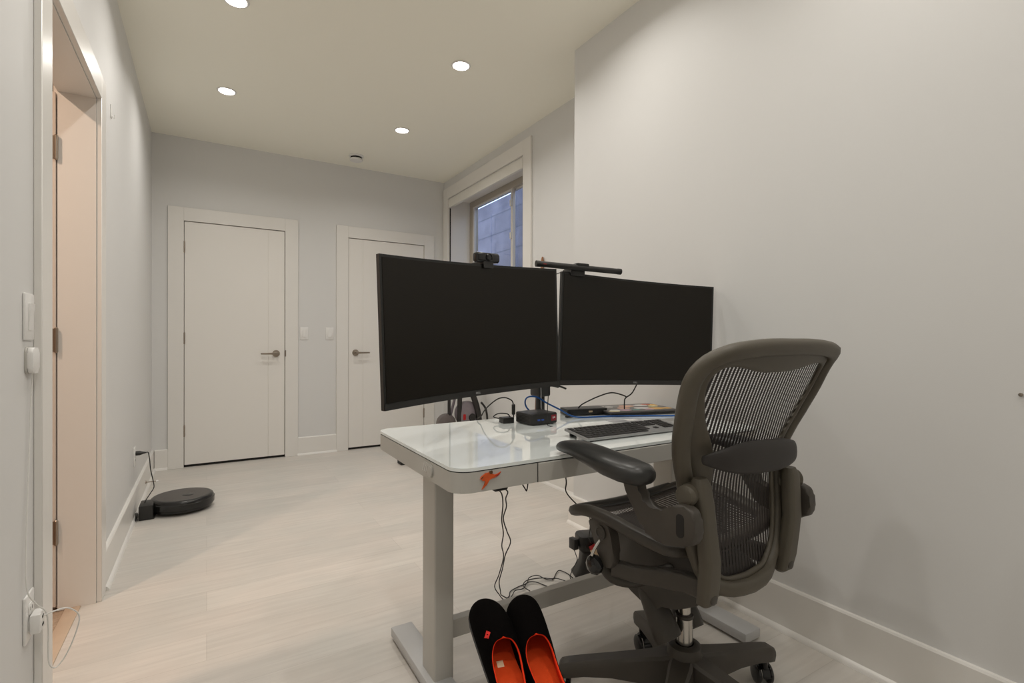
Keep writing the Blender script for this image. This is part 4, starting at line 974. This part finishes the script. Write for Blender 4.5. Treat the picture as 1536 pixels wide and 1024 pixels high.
# the swivelling upper half is turned a little on its gas cylinder
SW = Matrix.Translation((0, -.2, 0)) @ Matrix.Rotation(R(2.6), 4, 'Z') @ Matrix.Translation((0, .2, 0))
for o in chair.children_recursive:
    if o not in BASE and o.parent not in BASE: o.data.transform(SW)
# ------------------------------------------------------------------ slippers, standing on a narrow stool
ST_A = R(-16.5); ST_T = R(20)                       # heading and slope of the footrest
FR = Matrix.Translation((.566, .905, .392)) @ Matrix.Rotation(ST_A, 4, 'Z') @ Matrix.Rotation(ST_T, 4, 'X')
st = thing('footrest', 'sloped wooden footrest on a post under the black and red slippers', 'footrest', (.566, .905, 0), ST_A)
bm = bm_new(); prism(bm, rrect(.12, .20, .02, 5), lambda a, c, q: FR @ Vector((a, c, q)), -.016, 0, .003); obj('board', bm, M['threshold'], st)
bm = bm_new(); tube(bm, [(.566, .905, .018), (.566, .905, .380)], .018, 16); obj('post', bm, M['threshold'], st)
bm = bm_new(); lathe(bm, [(0, 0), (.12, 0), (.125, .006), (.12, .016), (.02, .022), (0, .022)], (.566, .905, 0), 'Z', 32); obj('base', bm, M['threshold'], st)
def slipper(x, y, z, rz, tilt, mirror, label):
    o = bpy.data.objects.new('slipper', None); COL.objects.link(o); o.empty_display_size = .05
    m = FR @ Matrix.Translation((x, y, z)) @ Matrix.Rotation(rz, 4, 'Z') @ Matrix.Scale(.86, 4, Vector((1, 0, 0))); o.matrix_world = m; W[o] = m
    tag(o, label, 'slipper', 'pair of felt slippers')
    L_ = .285
    # stations along the length from heel (0) to toe (1): half width, height, opening half-width (fraction), sideways bend
    ST = [(0.0, .012, .040, .0), (.02, .024, .044, .55), (.06, .034, .046, .72), (.14, .039, .046, .78), (.24, .040, .046, .80), (.33, .042, .048, .80), (.40, .045, .051, .76), (.445, .047, .054, .68), (.48, .048, .056, .56), (.503, .0485, .057, .43), (.513, .049, .0575, .30), (.5172, .049, .0578, .17), (.519, .049, .058, .0), (.66, .051, .058, 0), (.75, .051, .054, 0), (.84, .0495, .047, 0), (.91, .0455, .040, 0), (.955, .038, .033, 0), (.982, .028, .027, 0), (.995, .016, .022, 0), (1.0, .005, .018, 0)]
    nA = 12
    def bend(s): return mirror*.010*math.sin(s*math.pi)*-1 + mirror*.008*s*s
    def section(s, w_, h_, op, side):
        """arc from sole edge up to the opening edge on one side"""
        pts = []
        amax = math.pi/2 if op == 0 else math.acos(min(.999, op))
        for k in range(nA+1):
            a = amax*k/nA
            pts.append(Vector((bend(s)+side*w_*math.cos(a)**.85 if k < nA or op else bend(s), s*L_, .008+h_*math.sin(a)**.9)))
        return pts
    bm = bm_new()
    for side in (-1, 1):
        loft(bm, [section(*st_, side) for st_ in ST], closed_ring=False, cap=False)
    bmesh.ops.remove_doubles(bm, verts=bm.verts[:], dist=.0004)
    sh = obj('upper', bm, [M['felt_black'], M['felt_red']], o, world=False, angle=80)
    so = sh.modifiers.new('thick', 'SOLIDIFY'); so.thickness = .0055; so.offset = -1; so.material_offset = 1; so.material_offset_rim = 1
    ss = sh.modifiers.new('sub', 'SUBSURF'); ss.levels = 1; ss.render_levels = 1
    bm = bm_new(); prof = [(bend(s)+sd*w_*1.0, s*L_) for s, w_, h_, op in ST for sd in (1,)] + [(bend(s)-w_*1.0, s*L_) for s, w_, h_, op in ST[::-1]]
    prism(bm, prof, lambda a, c, q: (a, c, q), 0, .009, .001); obj('sole', bm, M['rubber'], o, world=False)
    bm = bm_new(); prof = [(bend(s)+w_*.86, s*L_*.97+.003) for s, w_, h_, op in ST] + [(bend(s)-w_*.86, s*L_*.97+.003) for s, w_, h_, op in ST[::-1]]
    prism(bm, prof, lambda a, c, q: (a, c, q), .0092, .0125, .0008); ins = obj('insole', bm, M['felt_insole'], o, world=False)
    return o, ins
SL, insL = slipper(-.043, -.147, .0005, R(1.5), 0, -1, 'left black felt slipper with a small red emblem on its toe')
SR, insR = slipper(.0445, -.150, .0005, R(3.4), 0, 1, 'right black felt slipper beside the chair, without an emblem')
bm = bm_new(); box(bm, -.008, .008, .125, .139, .0127, .0132); obj('size_label', bm, M['cream_patch'], SL, world=False)
def emb(a, c, q):
    x, y = -.026+a, .168+c; s_ = y/.285; bnd = .010*math.sin(s_*math.pi)-.008*s_*s_
    k = min(.98, abs(x-bnd)/.0505); cs = k**(1/.85); return Vector((x, y, .009+.058*math.sin(math.acos(cs))**.9+q))
# red emblem: a pair of notched diamonds
bm = bm_new()
for poly in ([(-7, 0), (0, 9), (2, 6), (-2, 1), (1, -3), (-3, -5)], [(7, 0), (0, -9), (-2, -6), (2, -1), (-1, 3), (3, 5)]):
    prism(bm, [(a*.001, c*.001) for a, c in poly], lambda a, c, q: emb(a, c, q), 0, .0012)
obj('emblem', bm, M['red_patch'], SL, world=False)

# ------------------------------------------------------------------ exercise bike in the far corner, wooden stick behind the monitors
bx0, by0 = 1.80, 4.05
bk = thing('exercise_bike', 'black tube framed folding exercise bike with grey housing in the far corner behind the desk', 'exercise bike', (bx0, by0, 0))
def btube(nm, pts, r, m='bike_black', par=bk, n=5): 
    bm = bm_new(); tube(bm, spline(pts, n), r, 12); return obj(nm, bm, M[m], par)
btube('rear_stabilizer', [(1.47, by0-.02, .03), (1.52, by0+.02, .03), (1.56, by0+.16, .03), (1.57, by0+.30, .03)], .022)
bm = bm_new(); box(bm, 1.41, 1.50, 4.16, 4.26, .0, .06, .008, 2); obj('foot_cap', bm, M['rubber'], bk)
btube('front_stabilizer', [(2.06, by0-.22, .03), (2.06, by0+.22, .03)], .022)
btube('main_tube', [(1.57, by0+.12, .03), (1.80, by0+.03, .10), (1.875, by0-.03, .26), (1.88, by0-.06, .60), (1.93, by0-.03, .88), (2.02, by0, 1.06)], .021)
btube('seat_tube', [(2.08, by0-.05, .03), (2.065, by0-.07, .33), (1.995, by0-.08, .58), (1.86, by0, .82)], .026)
btube('upright', [(1.795, by0-.02, .10), (1.795, by0-.02, .50), (1.80, by0-.01, .82)], .014)
btube('brace', [(1.88, by0+.02, .60), (1.83, by0+.02, .42), (1.79, by0+.02, .26)], .012, 'bike_grey')
btube('handlebar', [(1.99, by0-.20, 1.10), (2.03, by0-.16, 1.05), (2.02, by0, 1.05), (2.03, by0+.16, 1.05), (1.99, by0+.20, 1.10)], .014)
bm = bm_new(); rings = []
for t_, w_, h_ in ((-.12, .03, .01), (-.10, .09, .03), (0, .10, .04), (.08, .06, .035), (.13, .03, .02), (.14, .01, .01)): rings.append(rring((1.80+t_, by0, .85), (0, 1, 0), (0, 0, 1), w_, h_, 4, .8))
loft(bm, rings); obj('saddle', bm, M['bike_black'], bk)
bm = bm_new(); lathe(bm, [(0, -.04), (.06, -.04), (.080, -.03), (.085, 0), (.080, .03), (.06, .04), (0, .04)], (1.775, by0+.0, .345), 'Y', 36); obj('wheel_cover', bm, M['bike_taupe'], bk)
bm = bm_new(); lathe(bm, [(0, -.06), (.08, -.05), (.105, -.035), (.11, 0), (.105, .035), (.08, .05), (0, .05)], (1.965, by0-.02, .42), 'Y', 36); hs = obj('housing', bm, M['bike_grey'], bk)
bm = bm_new(); lathe(bm, [(0, 0), (.035, 0), (.03, .02), (0, .022)], (1.99, by0-.07, .39), '-Y', 20); obj('crank_hub', bm, M['bike_black'], hs)
bm = bm_new(); box(bm, 1.905, 1.93, by0-.078, by0-.066, .37, .42, .004, 2); obj('decal', bm, M['red'], hs)
bm = bm_new(); box(bm, 1.90, 2.02, by0-.09, by0-.04, .22, .345, .012, 2); obj('lower_cover', bm, M['bike_light'], hs)
btube('crank_lever', [(2.055, by0-.12, .52), (2.10, by0-.12, .46), (2.115, by0-.12, .36), (2.09, by0-.12, .28)], .009)
# stick: leaning in the corner beside the window, its end just above the light bar
bm = bm_new(); tube(bm, [(2.125, 3.205, .0), (2.158, 3.143, 1.66), (2.1585, 3.14, 1.69)], [.012, .012, .006], 12)
single('wooden_stick', bm, M['wood_stick'], 'brown wooden stick standing behind the monitors, tip showing above the light bar', 'stick')

# ------------------------------------------------------------------ hall lamp and sky
hl = thing('ceiling_light', 'hall ceiling light beyond the open doorway', 'ceiling light', (-1.20, 1.80, 2.62), group='recessed ceiling lights')
bm = bm_new(); lathe(bm, [(0, 0), (.06, 0), (.06, -.004), (.045, -.006), (0, -.006)], (-1.20, 1.80, 2.62), 'Z', 32); obj('trim_ring', bm, M['white_plastic'], hl)
area('lamp', (-1.20, 1.80, 2.608), (0, 0, 0), .09, 20, (1, .73, .55), hl, 180)
w_ = bpy.data.worlds.new('World'); sc.world = w_; w_.use_nodes = True
bg = w_.node_tree.nodes['Background']; bg.inputs['Color'].default_value = (.60, .74, 1, 1); bg.inputs['Strength'].default_value = 2.8

# ------------------------------------------------------------------ camera
cam = bpy.data.cameras.new('camera'); co = bpy.data.objects.new('camera', cam); COL.objects.link(co)
cam.sensor_width = 36; cam.lens = 759.773/1536*36; cam.clip_start = .02
yaw, pitch, roll = .5423254, -.002395, .002122
F = Vector((math.sin(yaw)*math.cos(pitch), math.cos(yaw)*math.cos(pitch), math.sin(pitch)))
Rr = Vector((math.cos(yaw), -math.sin(yaw), 0)); U = Rr.cross(F)
R2 = Rr*math.cos(roll)+U*math.sin(roll); U2 = R2.cross(F)
co.matrix_world = Matrix((( R2.x, U2.x, -F.x, 0), (R2.y, U2.y, -F.y, 0), (R2.z, U2.z, -F.z, 1.0634), (0, 0, 0, 1)))
sc.camera = co
sc.view_settings.view_transform = 'Standard'; sc.view_settings.look = 'None'; sc.view_settings.gamma = 1; sc.view_settings.use_curve_mapping = False
sc.view_settings.exposure = 0
sc.cycles.max_bounces = 10; sc.cycles.diffuse_bounces = 6; sc.cycles.transparent_max_bounces = 16
